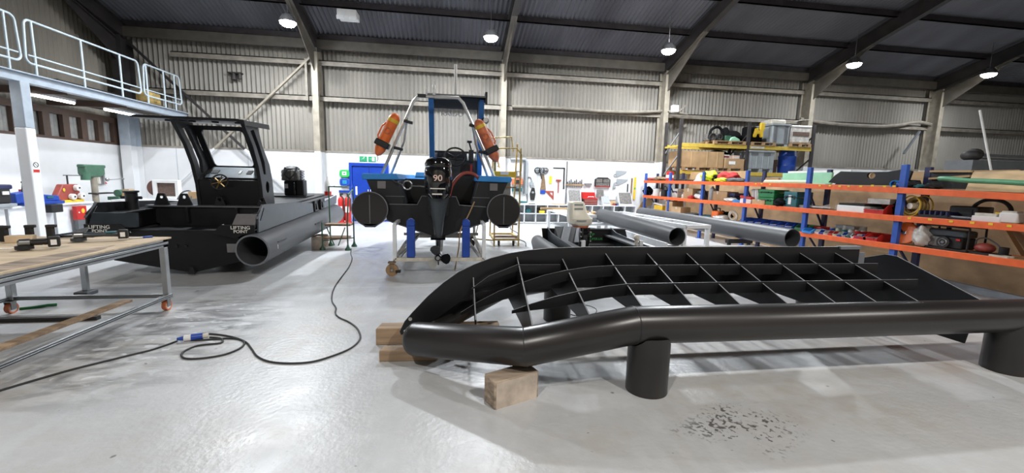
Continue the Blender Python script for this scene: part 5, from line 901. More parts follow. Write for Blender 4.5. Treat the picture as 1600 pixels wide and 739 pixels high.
# plywood partition behind the shelving
mb = MB().bx(8.5, 8.53, 1.5, 14.2, 0, 1.62); struct(mb, 'wall_partition', 'partition', 'brown boarded partition behind the orange shelving', 'wall')
for i, (y0, y1, m_, z1, lb) in enumerate(((11.0, 14.2, 'card_light', 2.02, 'tan board strip above the partition, behind the hi-vis jacket'), (7.9, 9.6, 'white_plastic', 1.98, 'white ribbed panel behind the mint board'), (5.2, 7.8, 'card_light', 1.93, 'thin tan board edge above the black moulding'), )): one(MB().bx(8.5, 8.53, y0, y1, 1.62, z1).bx(8.495, 8.5, y0, y1, 1.8, 1.805), 'backing_board', m_, lb, 'board')
one(MB().bar((8.44, 5.3, 1.2), (8.36, 4.5, 0.03), .09, .04), 'leaning_batten', 'card_light', 'pale batten leaning on the partition under the generator', 'timber')
cnt = [0]
def sp(px, lv, X=7.62):
    p = oX(px, 300, X); y = p.y; return X, y, lerp(LV[lv], y)+.041
def carton(px, lv, w, d_, h_, lb, m_='card', X=7.62, rz=0, grp=None):
    x, y, z = sp(px, lv, X); k = T('carton', lb, 'box', (x, y, z), grp); MB().box((x, y, z+h_/2), (d_, w, h_), rz).build('body', m_, k, .004)
    MB().box((x, y, z+h_+.001), (d_*.98, .05, .003), rz).box((x-d_/2*math.cos(rz)-.001, y-d_/2*math.sin(rz), z+h_*.85), (.003, .05, h_*.3), rz).build('tape', 'film', k); return k
def bin_(px, lv, w, d_, h_, m_, lb, X=7.58, fill=None, grp=None, z0=0):
    # open fronted parts bin
    x, y, z = sp(px, lv, X); z += z0; k = T('parts_bin', lb, 'storage bin', (x, y, z), grp); t_ = .006; m = MB().bx(x-d_/2, x+d_/2, y-w/2, y+w/2, z, z+t_)
    for s in (1, -1): m.prism([(x-d_/2, z), (x-d_/2, z+h_*.45), (x-d_/2+d_*.25, z+h_), (x+d_/2, z+h_), (x+d_/2, z)], 'y', y+s*(w/2)-t_/2, y+s*(w/2)+t_/2)
    m.bx(x+d_/2-t_, x+d_/2, y-w/2, y+w/2, z, z+h_).bx(x-d_/2, x-d_/2+t_, y-w/2, y+w/2, z, z+h_*.45); m.build('tray', m_, k)
    MB().bx(x-d_/2-.012, x-d_/2, y-w*.3, y+w*.3, z+h_*.32, z+h_*.45).build('lip', m_, k)
    if fill: MB().bx(x-d_/2+.01, x+d_/2-.01, y-w/2+.008, y+w/2-.008, z+t_, z+h_*.5).build('contents', fill, k)
    return k
def lump(px, lv, w, d_, h_, m_, name, lb, cat, X=7.62, seed=0, z0=0):
    # cloth or a filled bag: an uneven rounded heap
    x, y, z = sp(px, lv, X); rnd = random.Random(seed+int(px)); n, mm_ = 32, 18; vs = MB().ell((0, 0, 0), (1, 1, 1), n, mm_); P = []
    ph = [rnd.uniform(0, 6) for _ in range(6)]
    for p in vs.v:
        k = 1+.16*math.sin(3*p.x+ph[0])*math.cos(4*p.y+ph[1])+.12*math.sin(7*p.y+ph[2])*math.sin(6*p.z+ph[3])+.08*math.sin(11*p.x+9*p.z+ph[4])
        P.append(V((x+p.x*d_/2*k, y+p.y*w/2*k, z+z0+max(0, (p.z*k*.5+.42)*h_))))
    vs.v = P; o = one(vs, name, m_, lb, cat); a_ = o.data.attributes.get('sharp_edge')
    if a_: o.data.attributes.remove(a_)
    return o
def tin(px, lv, r_, h_, m_, lid, lb, name='paint_tin', cat='tin', X=7.55, z0=0):
    x, y, z = sp(px, lv, X); z += z0; k = T(name, lb, cat, (x, y, z)); MB().cyl((x, y, z), (x, y, z+h_), r_, n=20).build('body', m_, k, .004); MB().cyl((x, y, z+h_), (x, y, z+h_+.02), r_*.9, n=20).build('lid', lid, k); return k
def bottle(px, lv, r_, h_, m_, cap, lb, X=7.55):
    x, y, z = sp(px, lv, X); k = T('bottle', lb, 'bottle', (x, y, z)); MB().lathe([(r_*.9, 0), (r_, .01), (r_, h_*.65), (r_*.4, h_*.85), (r_*.35, h_*.9)], (x, y, z), n=14).build('body', m_, k); MB().cyl((x, y, z+h_*.9), (x, y, z+h_), r_*.4, n=10).build('cap', cap, k); return k
def case_(px, lv, w, d_, h_, m_, name, lb, cat, X=7.6, hm='black', z0=0, rz=0):
    x, y, z = sp(px, lv, X); z += z0; k = T(name, lb, cat, (x, y, z)); MB().box((x, y, z+h_*.3), (d_, w, h_*.6), rz).build('base', m_, k, .012); MB().box((x, y, z+h_*.81), (d_, w, h_*.36), rz).build('lid', m_, k, .012)
    xf = x-d_/2; MB().tube([(xf, y-w*.2, z+h_*.66), (xf-.03, y-w*.18, z+h_*.68), (xf-.03, y+w*.18, z+h_*.68), (xf, y+w*.2, z+h_*.66)], .01, 6).build('handle', hm, k)
    for s in (1, -1): MB().bx(xf-.008, xf, y+s*w*.33-.02, y+s*w*.33+.02, z+h_*.5, z+h_*.72).build('latch', hm, k)
    return k
# ---- bay against the rear wall
tin(1045, 1, .13, .3, 'red', 'red', 'red canister with a white label on the top shelf by the rear wall', 'fuel_canister', 'canister'); x, y, z = sp(1045, 1, 7.55); MB().pipe((x, y, z+.1), (x, y, z+.2), .132, .12, 20).build('label_panel', 'sign_white', bpy.data.objects['fuel_canister'])
lump(1030, 1, .6, .4, .16, 'rusty', 'leather_bundle', 'rust brown bundle on the top shelf left of the red canister', 'bundle'); lump(1017, 1, .4, .3, .12, 'dull_red', 'rag_bundle', 'dull red rags on the top shelf end nearest the rear wall', 'rags')
lump(1013, 2, .35, .4, .35, 'cloth_black', 'black_bag', 'black bag at the rear wall end of the middle shelf', 'bag'); tin(1027, 2, .15, .26, 'white_plastic', 'grey_plastic', 'white bucket on the middle shelf between the black bag and the kettle', 'bucket', 'bucket')
k = tin(1039, 2, .13, .22, 'black', 'black', 'black kettle like pot on the middle shelf beside the first blue post', 'black_pot', 'pot'); x, y, z = sp(1039, 2, 7.55); MB().torus((x, y, z+.24), .12, .012, (1, 0, 0), 18, 6).build('handle', 'black', k)
bottle(1045, 2, .05, .28, 'sky_blue', 'white_plastic', 'pale blue bottle on the middle shelf touching the first inner post'); bottle(1033, 2, .05, .2, 'white_plastic', 'red', 'short white bottle with a red cap on the middle shelf, near the white bucket', 7.5)
one(MB().box((7.7, 14.3, .8), (.04, .5, .42)), 'laminate_sheet', 'white_plastic', 'white panel upright on the bottom shelf by the rear wall', 'panel')
x, y, z = sp(1036, 3); k = T('storage_box', 'yellow storage box with a white lid on the bottom shelf by the rear wall', 'box', (x, y, z)); MB().bx(x-.15, x+.2, y-.3, y+.3, z, z+.22).build('body', 'yellow', k, .01); MB().box((x+.02, y, z+.26), (.38, .64, .05), 0, .06).build('lid', 'white_plastic', k, .008)
# ---- second bay
for i, (px, w, h_, lb) in enumerate(((1060, .4, .06, 'nearer the red canister'), (1083, .5, .05, 'touching the helmet'))): x, y, z = sp(px, 1, 7.55); one(MB().box((x, y, z+h_/2), (.12, w, h_), .2).cyl((x, y-w/2, z+.04), (x, y-w/2-.2, z+.03), .025), 'hand_tool', 'black', 'dark hand tool left of the white helmet, the one %s' % lb, 'tool')
k = case_(1060, 2, .3, .25, .3, 'film', 'metal_case', 'silver and black case on the middle shelf beyond the first inner post', 'case'); bottle(1053, 2, .05, .2, 'white_plastic', 'blue', 'white bottle with a blue cap just beyond the first inner post'); bottle(1068, 2, .05, .16, 'white_plastic', 'dull_red', 'white bottle with a dull red cap beside the red tins', 7.5)
tin(1070, 2, .06, .16, 'dull_red', 'white_plastic', 'red tin with a white lid on the middle shelf near the silver case'); tin(1075, 2, .05, .1, 'red', 'film', 'small red tin on the middle shelf before the brown carton', X=7.5); carton(1083, 2, .5, .35, .32, 'brown carton on the middle shelf of the second bay'); lump(1081, 2, .25, .2, .12, 'cloth_red', 'red_rag', 'red rag crumpled in front of the brown carton', 'rag', 7.45)
x, y, z = sp(1092, 2, 7.5); k = T('paper_roll', 'white paper roll lying by the second inner post', 'roll', (x, y, z)); MB().pipe((x-.05, y-.25, z+.07), (x+.05, y+.2, z+.1), .07, .02, 20).build('roll_body', 'white_plastic', k)
carton(1055, 3, .45, .4, .4, 'taller brown carton on the bottom shelf of the second bay'); carton(1066, 3, .55, .35, .24, 'lower light brown carton on the bottom shelf of the second bay', 'card_light', 7.55); lump(1086, 3, .6, .4, .1, 'cloth_grey', 'grey_cloth', 'grey cloth heap on the bottom shelf of the second bay', 'cloth'); 
# ---- third bay: helmet, hi-vis, red jacket
x, y, z = sp(1094, 1, 7.6); k = T('safety_helmet', 'white safety helmet on the top shelf beside the hi-vis jacket', 'helmet', (x, y, z)); h_ = MB().ell((x, y, z+.06), (.15, .2, .2)); h_.v = [V((p.x, p.y, max(p.z, z+.02))) for p in h_.v]; h_.build('shell', 'white_plastic', k); MB().lathe([(.17, 0), (.2, .0), (.2, .012), (.15, .03)], (x-.02, y, z+.01)).build('brim', 'white_plastic', k)
lump(1107, 1, .55, .4, .34, 'hivis', 'hi_vis_jacket', 'crumpled fluorescent yellow jacket on the top shelf', 'jacket'); lump(1126, 1, .5, .25, .12, 'hivis', 'hi_vis_vest', 'small fluorescent yellow vest in front of the red jacket', 'vest', 7.5); lump(1119, 1, .45, .4, .22, 'cloth_black', 'black_cloth', 'dark cloth between the yellow and red jackets', 'cloth', 7.75); lump(1136, 1, .75, .4, .3, 'cloth_red', 'red_jacket', 'crumpled red jacket on the top shelf', 'jacket', 7.7); lump(1148, 1, .6, .35, .12, 'cloth_grey', 'grey_jacket', 'flat grey jacket on the top shelf right of the red one', 'jacket')
x, y, z = sp(1113, 2, 7.55); k = T('gas_bottle', 'slim grey cylinder on the middle shelf left of the wide carton', 'cylinder', (x, y, z)); MB().lathe([(.07, 0), (.08, .02), (.08, .32), (.03, .38)], (x, y, z)).build('body', 'grey_plastic', k); MB().cyl((x, y, z+.38), (x, y, z+.41), .03).build('valve', 'steel', k); carton(1130, 2, .85, .35, .27, 'wide brown carton on the middle shelf of the third bay', 'card', 7.7); case_(1152, 2, .3, .35, .24, 'navy', 'tool_box', 'navy tool box right of the wide brown carton', 'tool box', 7.75); lump(1144, 2, .42, .25, .13, 'film', 'plastic_bag', 'clear and white plastic bag in front of the wide carton', 'bag', 7.48); x, y, z = sp(1157, 2, 7.5); one(MB().box((x, y, z+.035), (.2, .34, .07), .1), 'blue_case', 'sky_blue', 'flat bright blue case on the middle shelf next to the red lid', 'case', bevel=.01); carton(1101, 2, .3, .3, .26, 'dark box on the middle shelf just right of the second inner post', 'grey_dark_plastic', 7.75)
x, y, z = sp(1124, 3); k = T('chainsaw', 'orange power saw on the bottom shelf of the third bay', 'power tool', (x, y, z)); MB().box((x, y, z+.13), (.2, .3, .2)).build('body', 'orange', k, .03); MB().tube([(x, y-.12, z+.22), (x, y-.1, z+.31), (x, y+.12, z+.31), (x, y+.14, z+.2)], .016, 6).build('handle', 'black', k); MB().box((x, y-.3, z+.1), (.02, .35, .08)).build('bar', 'steel', k)
lump(1131, 3, .5, .35, .15, 'film', 'white_bag', 'whitish bag heap on the bottom shelf right of the orange saw', 'bag', 7.5); lump(1136, 3, .5, .3, .25, 'cloth_black', 'dark_bag', 'dark bag behind the whitish bag on the bottom shelf', 'bag', 7.8); x, y, z = sp(1149, 3, 7.6); k = T('hose_coil', 'coiled grey beige hose on the bottom shelf of the third bay', 'hose', (x, y, z))
for i in range(3): MB().torus((x, y, z+.14), .1+.02*i, .02, (1, .2, .1*i), 20, 6).build('loop', 'dirty_white', k)
lump(1110, 3, .5, .35, .1, 'teal', 'teal_sheet', 'teal sheet crumpled at the start of the third bay bottom shelf', 'sheet')
# ---- fourth bay: boards, green cases
x, y, z = sp(1228, 1, 7.85); one(MB().box((7.86, 8.35, 1.79), (.05, 1.3, .24), .0, .0, 0), 'foam_board', 'mint', 'mint green foam board standing at the back of the top shelf', 'board'); k = T('foam_roll', 'long pale green roll lying along the top shelf front', 'roll', (7.55, 8.55, 1.66)); MB().pipe((7.56, 9.2, 1.70), (7.5, 7.85, 1.695), .045, .015, 18).build('roll_body', 'pale_green', k); one(MB().box((7.8, 8.9, 1.69), (.3, .9, .03), .1), 'board_offcut', 'card_light', 'pale board offcut lying behind the pale green roll', 'board'); one(MB().box((7.8, 9.25, 1.73), (.1, .3, .14), .4), 'carton_flap', 'card_light', 'tan box end poking up left of the mint board', 'box')
k = T('red_lid_box', 'small box with a red lid at the third inner post on the middle shelf', 'box', sp(1171, 2, 7.5)); x, y, z = sp(1171, 2, 7.5); MB().box((x, y, z+.06), (.2, .36, .12), .1).build('body', 'white_plastic', k, .01); MB().box((x, y, z+.15), (.22, .38, .07), .1, .1).build('lid', 'red', k, .02)
k = T('ring_binder_stack', 'leaning stack of white papers on the middle shelf left of the green cases', 'papers', sp(1187, 2, 7.65)); x, y, z = sp(1187, 2, 7.65)
for i in range(4): MB().box((x, y-.12+i*.06, z+.19), (.28, .045, .36), 0, -.2).build('bundle', 'white_plastic' if i % 2 else 'film', k)
carton(1192, 2, .42, .2, .12, 'small open tan carton in front of the white papers', 'card_light', 7.48)
k1 = case_(1209, 2, .5, .4, .18, 'green', 'green_case', 'green case on the middle shelf, lower of the stacked pair', 'case'); k2 = case_(1209, 2, .5, .4, .18, 'green', 'green_case', 'green case on the middle shelf, upper of the stacked pair', 'case', z0=.185)
lump(1224, 2, .5, .35, .2, 'cloth_black', 'work_bag', 'black work bag on the middle shelf, right of the green cases', 'bag', 7.5); lump(1231, 2, .4, .4, .34, 'cloth_black', 'work_bag', 'taller black work bag behind the first, left of the teal box', 'bag', 7.8)
k = case_(1248, 2, .36, .4, .34, 'teal', 'tool_box', 'teal tool box with a white panel on the middle shelf', 'tool box', 7.62); x, y, z = sp(1248, 2, 7.62); MB().bx(x-.206, x-.2, y-.04, y+.04, z+.06, z+.26).build('white_panel', 'sign_white', k)
BW = ('first of the row by the third inner post', 'second from the third inner post', 'third from the third inner post', 'fourth from the third inner post', 'fifth from the third inner post', 'sixth from the third inner post', 'last of the row by the fourth inner post')
for i in range(7): bin_(1174+i*12.3, 3, .2, .35, .15, 'blue', 'blue parts bin over the longer pipe, %s' % BW[i], 7.58, 'tool_mix' if i % 2 else 'film', 'blue parts bins')
# ---- fifth bay: black moulding, small bins
k = T('black_moulding', 'long black moulded hull panel with a round hole on the top shelf', 'panel', (7.7, 6.9, 1.66)); P = [(7.55, 1.70), (7.42, 1.84), (7.3, 1.92), (6.8, 1.90), (6.4, 1.90), (6.15, 1.94), (6.0, 1.9), (6.05, 1.66), (7.2, 1.66)]
MB().plate(P, [circ(6.68, 1.83, .075, 20, .055)], 'x', 7.62, 7.66).build('panel_face', 'hdpe_sheet', k, .006); MB().prism([(7.45, 1.66), (7.3, 1.76), (6.1, 1.76), (6.05, 1.66)], 'x', 7.66, 7.95).build('panel_body', 'hdpe', k, .01); MB().cyl((7.67, 6.68, 1.83), (7.675, 6.68, 1.83), .06, n=20).build('hole_insert', 'card_light', k)
x, y, z = sp(1399, 1, 7.5); k = T('pipe_fitting', 'bright blue pipe fitting on the top shelf at the fifth inner post', 'fitting', (x, y, z)); MB().pipe((x-.05, y, z+.06), (x+.08, y+.06, z+.06), .06, .045, 16).build('ring', 'sky_blue', k); MB().cyl((x, y-.02, z+.05), (x, y-.16, z+.05), .04).build('spigot', 'blue', k)
x, y, z = sp(1285, 2, 7.5); k = T('alloy_bracket', 'pale alloy bracket lying on the middle shelf of the fifth bay', 'bracket', (x, y, z)); MB().bar((x, y+.3, z+.04), (x, y-.25, z+.05), .06, .03).bar((x, y, z+.04), (x+.1, y-.1, z+.09), .04).build('bar', 'film', k); one(MB().box((x+.1, y+.42, z+.03), (.2, .4, .06), .1), 'grey_tray', 'grey_plastic', 'grey tray on the middle shelf right of the fourth inner post', 'tray'); one(MB().bar((7.5, 7.0, 1.17), (7.52, 6.7, 1.175), .05, .03), 'red_level', 'red', 'thin red bar on the middle shelf left of the white tub', 'bar')
bin_(1331, 2, .35, .3, .22, 'clear', 'clear plastic tub behind the white tub on the middle shelf', 7.8); 
x, y, z = sp(1346, 2, 7.58); k = T('white_tub', 'long white tub with a dark top on the middle shelf', 'tub', (x, y, z)); MB().bx(x-.2, x+.2, y-.27, y+.27, z, z+.12).build('body', 'white_plastic', k, .01); MB().bx(x-.18, x+.18, y-.25, y+.25, z+.12, z+.16).build('contents', 'rubber', k)
k = bin_(1381, 2, .42, .42, .17, 'red', 'red parts bin with a clear sheet on top, middle shelf', 7.6, 'tool_mix'); x, y, z = sp(1381, 2, 7.6); one(MB().box((x+.05, y, z+.22), (.3, .36, .09), .1), 'clear_tray', 'film', 'clear plastic tray resting over the red bin', 'tray')
bin_(1268, 3, .3, .35, .14, 'green', 'green parts bin on the bottom shelf at the fourth inner post', 7.6, 'tool_mix'); bin_(1277, 3, .22, .3, .1, 'sky_blue', 'bright blue parts bin in front of the green one', 7.46); case_(1289, 3, .3, .3, .13, 'red', 'red_case', 'flat red case on the bottom shelf right of the green bin', 'case', 7.75)
cols = ('white_plastic', 'blue', 'film', 'red', 'pale_green', 'blue', 'grey_plastic', 'teal', 'white_plastic', 'blue'); cn_ = ('white', 'blue', 'silver', 'red', 'pale green', 'second blue', 'grey', 'teal', 'second white', 'third blue')
for i in range(10): bin_(1290+i*7.4, 3, .1, .2, .09, cols[i], 'small %s parts tray in the front row left of the red bins' % cn_[i], 7.48, 'mottled', 'small parts trays')
for i in range(6): tin(1308+i*10, 3, .045, .12, cols[(i*3+1) % 10], 'film', 'small jar behind the small parts trays, %s from the fourth inner post' % ('first', 'second', 'third', 'fourth', 'fifth', 'sixth')[i], 'parts_jar', 'jar', 7.72)
carton(1337, 3, .4, .3, .2, 'grey plastic box behind the small jars on the bottom shelf', 'grey_plastic', 7.88)
for px, w in ((1366, 'left one of the two before the orange disc'), (1383, 'right one of the two before the orange disc')): bin_(px, 3, .24, .36, .13, 'red', 'red parts bin low down, %s' % w, 7.55, 'mottled', 'red parts bins')
# ---- near bay: reel, generator, hose
k = T('green_hose', 'thick green hose lying along the top shelf edge to the right', 'hose', (7.5, 4.6, 1.57)); pts = [oX(1468, 279, 7.52), oX(1480, 279, 7.5), oX(1510, 282, 7.5), oX(1560, 284, 7.5), oX(1610, 287, 7.5), oX(1680, 292, 7.5)]; MB().tube(smooth(pts), .036, 12).build('hose_body', 'hose_green', k); p = pts[0]; MB().cyl(p+V((0, .005, 0)), p, .03).build('hose_end', 'black', k)
one(MB().hexa([V(pp) for pp in ((7.7, 5.28, 1.602), (7.73, 5.28, 1.602), (7.73, 3.2, 1.56), (7.7, 3.2, 1.56), (7.82, 5.3, 1.88), (7.85, 5.3, 1.88), (7.85, 3.2, 1.92), (7.82, 3.2, 1.92))]), 'chipboard_sheet', 'plywood', 'large chipboard sheet stood at the back of the near top shelf', 'board')
k = T('slatted_crate', 'dark slatted crate behind the near blue post on the top shelf', 'frame', (8.0, 5.5, 1.6)); MB().bar((7.82, 5.87, 1.9), (7.82, 5.32, 1.89), .05, .03).bar((7.82, 5.87, 1.78), (7.82, 5.32, 1.82), .05, .03).build('slat', 'card_light', k); MB().bx(7.84, 7.86, 5.32, 5.87, 1.62, 1.9).build('backing', 'black', k)
for px, w, h_, m_, lb in ((1418, .3, .12, 'black', 'black'), (1440, .22, .07, 'teal', 'dark teal'), (1455, .2, .1, 'rubber', 'rubber')): lump(px, 1, w, .25, h_, m_, 'shelf_clutter', '%s odds and ends on the top shelf left of the green hose end' % lb, 'clutter', 7.58)
x, y, z = sp(1436, 2, 7.6); k = T('cable_reel', 'yellow cable wound on an open reel on the middle shelf', 'cable reel', (x, y, z)); d_ = V((-1, .15, 0)).normalized(); c_ = V((x, y, z+.17))
for s in (-.1, .1): MB().torus(c_+d_*s, .165, .01, d_, 28, 6).build('reel_rim', 'yellow', k)
for i in range(6): MB().torus(c_+d_*(-.075+.03*i), .12+.015*(i % 2), .016, d_+V((0, 0, .08*(i-2))), 24, 6).build('cable_turn', 'yellow_rust', k)
MB().cyl(c_+d_*.12, c_-d_*.1, .05).build('hub', 'cream', k); MB().tube(smooth([c_+V((-.1, .1, .1)), c_+V((-.1, .2, .05)), c_+V((-.1, .22, -.1)), c_+V((-.12, .05, -.16))]), .01, 6).build('loose_end', 'yellow_rust', k)
lump(1408, 2, .3, .4, .24, 'cloth_black', 'black_bag', 'black bag behind the blue post beside the yellow cable reel', 'bag', 7.75)
x, y, z = sp(1478, 2, 7.62); k = T('black_tray', 'black ribbed plastic tray on the middle shelf right of the cable reel', 'tray', (x, y, z)); MB().bx(x-.18, x+.18, y-.2, y+.2, z, z+.05).build('base', 'black', k)
for i in range(6): MB().bx(x-.18, x+.18, y-.19+i*.075, y-.17+i*.075, z+.05, z+.11).build('rib', 'navy', k)
x, y, z = sp(1500, 2, 7.5); k = T('pipe_clamp', 'long dark bar clamps lying along the middle shelf front edge', 'clamp', (x, y, z)); MB().bar((7.46, y+.45, z+.02), (7.46, y-.4, z+.02), .03).build('bar', 'rubber', k); MB().bar((7.5, y+.3, z+.045), (7.44, y-.45, z+.045), .02).build('bar', 'steel', k)
x, y, z = sp(1525, 2, 7.8); k = T('machine_case', 'black machine case on the middle shelf inside the hose loop', 'case', (x, y, z)); MB().bx(x-.15, x+.15, y-.16, y+.2, z, z+.2).build('body', 'black', k, .02); MB().bx(x-.16, x-.15, y-.1, y+.1, z+.08, z+.16).build('face', 'rubber', k)
x, y, z = sp(1555, 2, 7.75); k = T('black_hose', 'black hose standing in a loop on the middle shelf near the right edge', 'hose', (x, y, z)); MB().tube(smooth([V((x, y+.24, z+.1)), V((x, y+.2, z+.22)), V((x, y+.08, z+.3)), V((x, y-.1, z+.29)), V((x, y-.2, z+.2)), V((x, y-.22, z+.06))]), .025, 10).build('hose_body', 'rubber', k)
x, y, z = sp(1556, 2, 7.5); k = T('white_tray', 'low white box with oddments on the middle shelf near the right edge', 'box', (x, y, z)); MB().bx(x-.1, x+.1, y-.16, y+.16, z, z+.08).build('body', 'white_plastic', k, .008); MB().bx(x-.08, x+.05, y-.1, y+.14, z+.08, z+.12).build('contents', 'dirty_white', k); MB().bar((x-.02, y-.14, z+.12), (x, y-.05, z+.13), .05, .03).build('yellow_handle', 'yellow', k)
x, y, z = sp(1588, 2, 7.52); k = T('white_box', 'tilted white box on the middle shelf, taller than the low one beside it', 'box', (x, y, z)); MB().box((x, y, z+.075), (.2, .18, .14), .2).build('body', 'white_plastic', k, .015); MB().box((x, y, z+.155), (.16, .14, .02), .2).build('lid', 'dirty_white', k)
x, y, z = sp(1426, 3, 7.55); k = T('saw_disc', 'large orange and black disc leaning on the bottom shelf by the blue post', 'disc', (x, y, z)); d_ = V((-1, -.12, .22)).normalized(); c_ = V((x, y, z+.185)); MB().lathe([(.1, 0), (.18, .01), (.185, .03), (.18, .05)], c_, d_, 32).build('guard', 'orange', k); MB().cyl(c_+d_*.05, c_+d_*.055, .17, n=32).build('disc_face', 'orange', k)
u_, t_ = frame_of(d_); sv = [c_+d_*.057+(V((0, -1, 0))*math.cos(a)+V((0, 0, 1))*math.sin(a))*.165 for a in [math.radians(130+i*15) for i in range(13)]]; MB().add(sv+[p+d_*.003 for p in sv], [tuple(range(13)), tuple(range(13, 26))]+[(i, (i+1) % 13, 13+(i+1) % 13, 13+i) for i in range(13)]).build('dark_segment', 'rubber', k); MB().cyl(c_+d_*.05, c_+d_*.065, .03).build('hub', 'steel', k)
lump(1456, 3, .3, .35, .36, 'film', 'white_sack', 'white plastic sack on the bottom shelf between the disc and the generator', 'sack', 7.55, z0=.02)
x, y, z = sp(1500, 3, 7.62); k = T('generator', 'black portable generator in a tube frame on the bottom shelf', 'generator', (x, y, z))
for s in (-.15, .15): MB().tube(smooth([V((x+s, y+.3, z+.02)), V((x+s, y+.3, z+.32)), V((x+s, y+.24, z+.36)), V((x+s, y-.24, z+.36)), V((x+s, y-.3, z+.32)), V((x+s, y-.3, z+.02))], 3), .013, 8).build('frame_hoop', 'black', k)
MB().bar((x-.15, y+.3, z+.02), (x+.15, y+.3, z+.02), .025).bar((x-.15, y-.3, z+.02), (x+.15, y-.3, z+.02), .025).bar((x-.15, y+.3, z+.02), (x-.15, y-.3, z+.02), .025).build('frame_base', 'black', k); MB().bx(x-.12, x+.12, y-.24, y+.26, z+.2, z+.31).build('fuel_tank', 'dark_grey', k, .03); MB().cyl((x-.02, y+.05, z+.31), (x-.02, y+.05, z+.34), .03).build('tank_cap', 'black', k); MB().bx(x-.13, x+.13, y-.22, y+.02, z+.03, z+.2).build('alternator', 'rubber', k, .02)
MB().bx(x-.12, x+.12, y+.04, y+.24, z+.03, z+.19).build('engine_block', 'mottled', k, .02); st_ = MB().cyl((x-.12, y+.0, z+.12), (x-.17, y+.0, z+.12), .085, n=24).build('recoil_starter', 'black', k); MB().torus((x-.172, y, z+.12), .05, .008, (1, 0, 0), 20, 6).build('ring', 'steel', st_); MB().cyl((x-.17, y, z+.12), (x-.175, y, z+.12), .022).build('hub', 'steel', st_); MB().bx(x-.15, x-.13, y-.2, y-.15, z+.16, z+.19).build('switch', 'red', k)
x, y, z = sp(1557, 3, 7.58); k = T('pump', 'dull pink pump with a grey hose arching over it on the bottom shelf', 'pump', (x, y, z)); MB().ell((x, y+.02, z+.09), (.09, .12, .07)).build('housing', 'dull_red', k); MB().bx(x-.1, x+.1, y-.22, y+.16, z, z+.03).build('base', 'black', k); MB().tube(smooth([V((x, y+.13, z+.1)), V((x, y+.12, z+.2)), V((x, y+.02, z+.23)), V((x, y-.12, z+.15)), V((x, y-.2, z+.05))]), .01, 8).build('hose', 'grey_pipe', k); MB().cyl((x+.02, y-.18, z+.03), (x+.02, y-.18, z+.13), .05).build('motor', 'rubber', k)
x, y, z = sp(1583, 3, 7.5); one(MB().box((x, y, z+.012), (.12, .2, .024)), 'paper_pad', 'dirty_white', 'pale pad lying at the right end of the bottom shelf', 'pad')
k = T('curb_pipe', 'dark plastic sheet edge on the floor against the partition foot', 'sheet', (8.3, 5.4, 0)); MB().bar((8.35, 6.2, .05), (8.2, 4.6, .05), .1, .1).build('roll_body', 'grey_paint', k)
# ================================================================ TALL PALLET RACKING BEHIND
RY0, RY1 = 14.0, 15.0; r = T('pallet_racking', 'tall dark pallet racking with yellow beams against the rear wall', 'pallet racking', (10.6, 14.5, 0)); UXs = (8.02, 10.65, 13.28)
for x in UXs:
    for y in (RY0, RY1): MB().bx(x-.05, x+.05, y-.04, y+.04, 0, 3.85).build('upright', 'steel_dark', r)
    m = MB()
    for z in (.3, 1.1, 1.9, 2.7): m.bar((x, RY0, z+.75), (x, RY1, z), .04)
    m.build('frame_brace', 'steel_dark' if x > 9 else 'grey_plastic', r)
for a, b_ in zip(UXs, UXs[1:]):
    for z in (2.02, 2.97):
        for y in (RY0, RY1): MB().bx(a+.05, b_-.05, y-.03, y+.03, z-.065, z+.065).build('pallet_beam', 'yellow_beam', r, .004)
MB().bx(10.75, 11.3, RY0-.034, RY0-.03, 2.93, 3.01).build('beam_label', 'film', r); MB().bx(7.97, 8.07, RY0, RY1, 2.9, 2.96).build('side_tie', 'yellow_beam', r)
def pallet(x0, x1, z, lb, y0=13.95, y1=14.95):
    k = T('pallet', lb, 'pallet', ((x0+x1)/2, 14.45, z)); m = MB()
    for i in range(7): y = y0+.06+i*(y1-y0-.12)/6; m.bx(x0, x1, y-.05, y+.05, z+.105, z+.125)
    m.build('deck_boards', 'pallet', k)
    for x in (x0+.06, (x0+x1)/2, x1-.06):
        for y in (y0+.06, (y0+y1)/2, y1-.06): MB().bx(x-.06, x+.06, y-.05, y+.05, z+.02, z+.105).build('block', 'pallet', k)
    MB().bx(x0, x1, y0, y0+.1, z, z+.02).bx(x0, x1, y1-.1, y1, z, z+.02).build('skid_board', 'pallet', k); return k
Z1, Z2 = 2.09, 3.04
pallet(8.15, 9.35, Z1, 'pallet under the long tan crate on the lower racking level, by the column'); pallet(9.4, 10.55, Z1, 'pallet under the short open crate on the lower racking level'); pallet(9.3, 10.55, Z2, 'pallet on the upper racking level under the dark machine'); pallet(10.75, 11.75, Z2, 'pallet on the upper racking level under the black chair and yellow strap'); pallet(12.3, 13.2, Z2, 'pallet under the film wrapped load')
k = T('long_crate', 'long tan chipboard crate on the lower racking level', 'crate', (8.9, 14.45, Z1+.125)); MB().bx(8.12, 9.75, 14.0, 14.9, Z1+.126, Z1+.68).build('panel_box', 'card', k, .005)
for x in (8.5, 9.1, 9.5): MB().bx(x-.02, x+.02, 13.99, 14.0, Z1+.13, Z1+.67).build('batten', 'card_light', k)
k = T('open_crate', 'short open tan crate with a white label on the lower racking level', 'crate', (10.1, 14.4, Z1+.125)); MB().bx(9.8, 10.55, 13.97, 14.0, Z1+.126, Z1+.45).bx(9.8, 10.55, 14.9, 14.93, Z1+.126, Z1+.45).bx(9.8, 9.83, 14.0, 14.9, Z1+.126, Z1+.45).bx(10.52, 10.55, 14.0, 14.9, Z1+.126, Z1+.45).bx(9.83, 10.52, 14.0, 14.9, Z1+.126, Z1+.15).build('sides', 'card', k); MB().bx(9.95, 10.2, 13.965, 13.97, Z1+.25, Z1+.36).build('label_panel', 'sign_white', k)
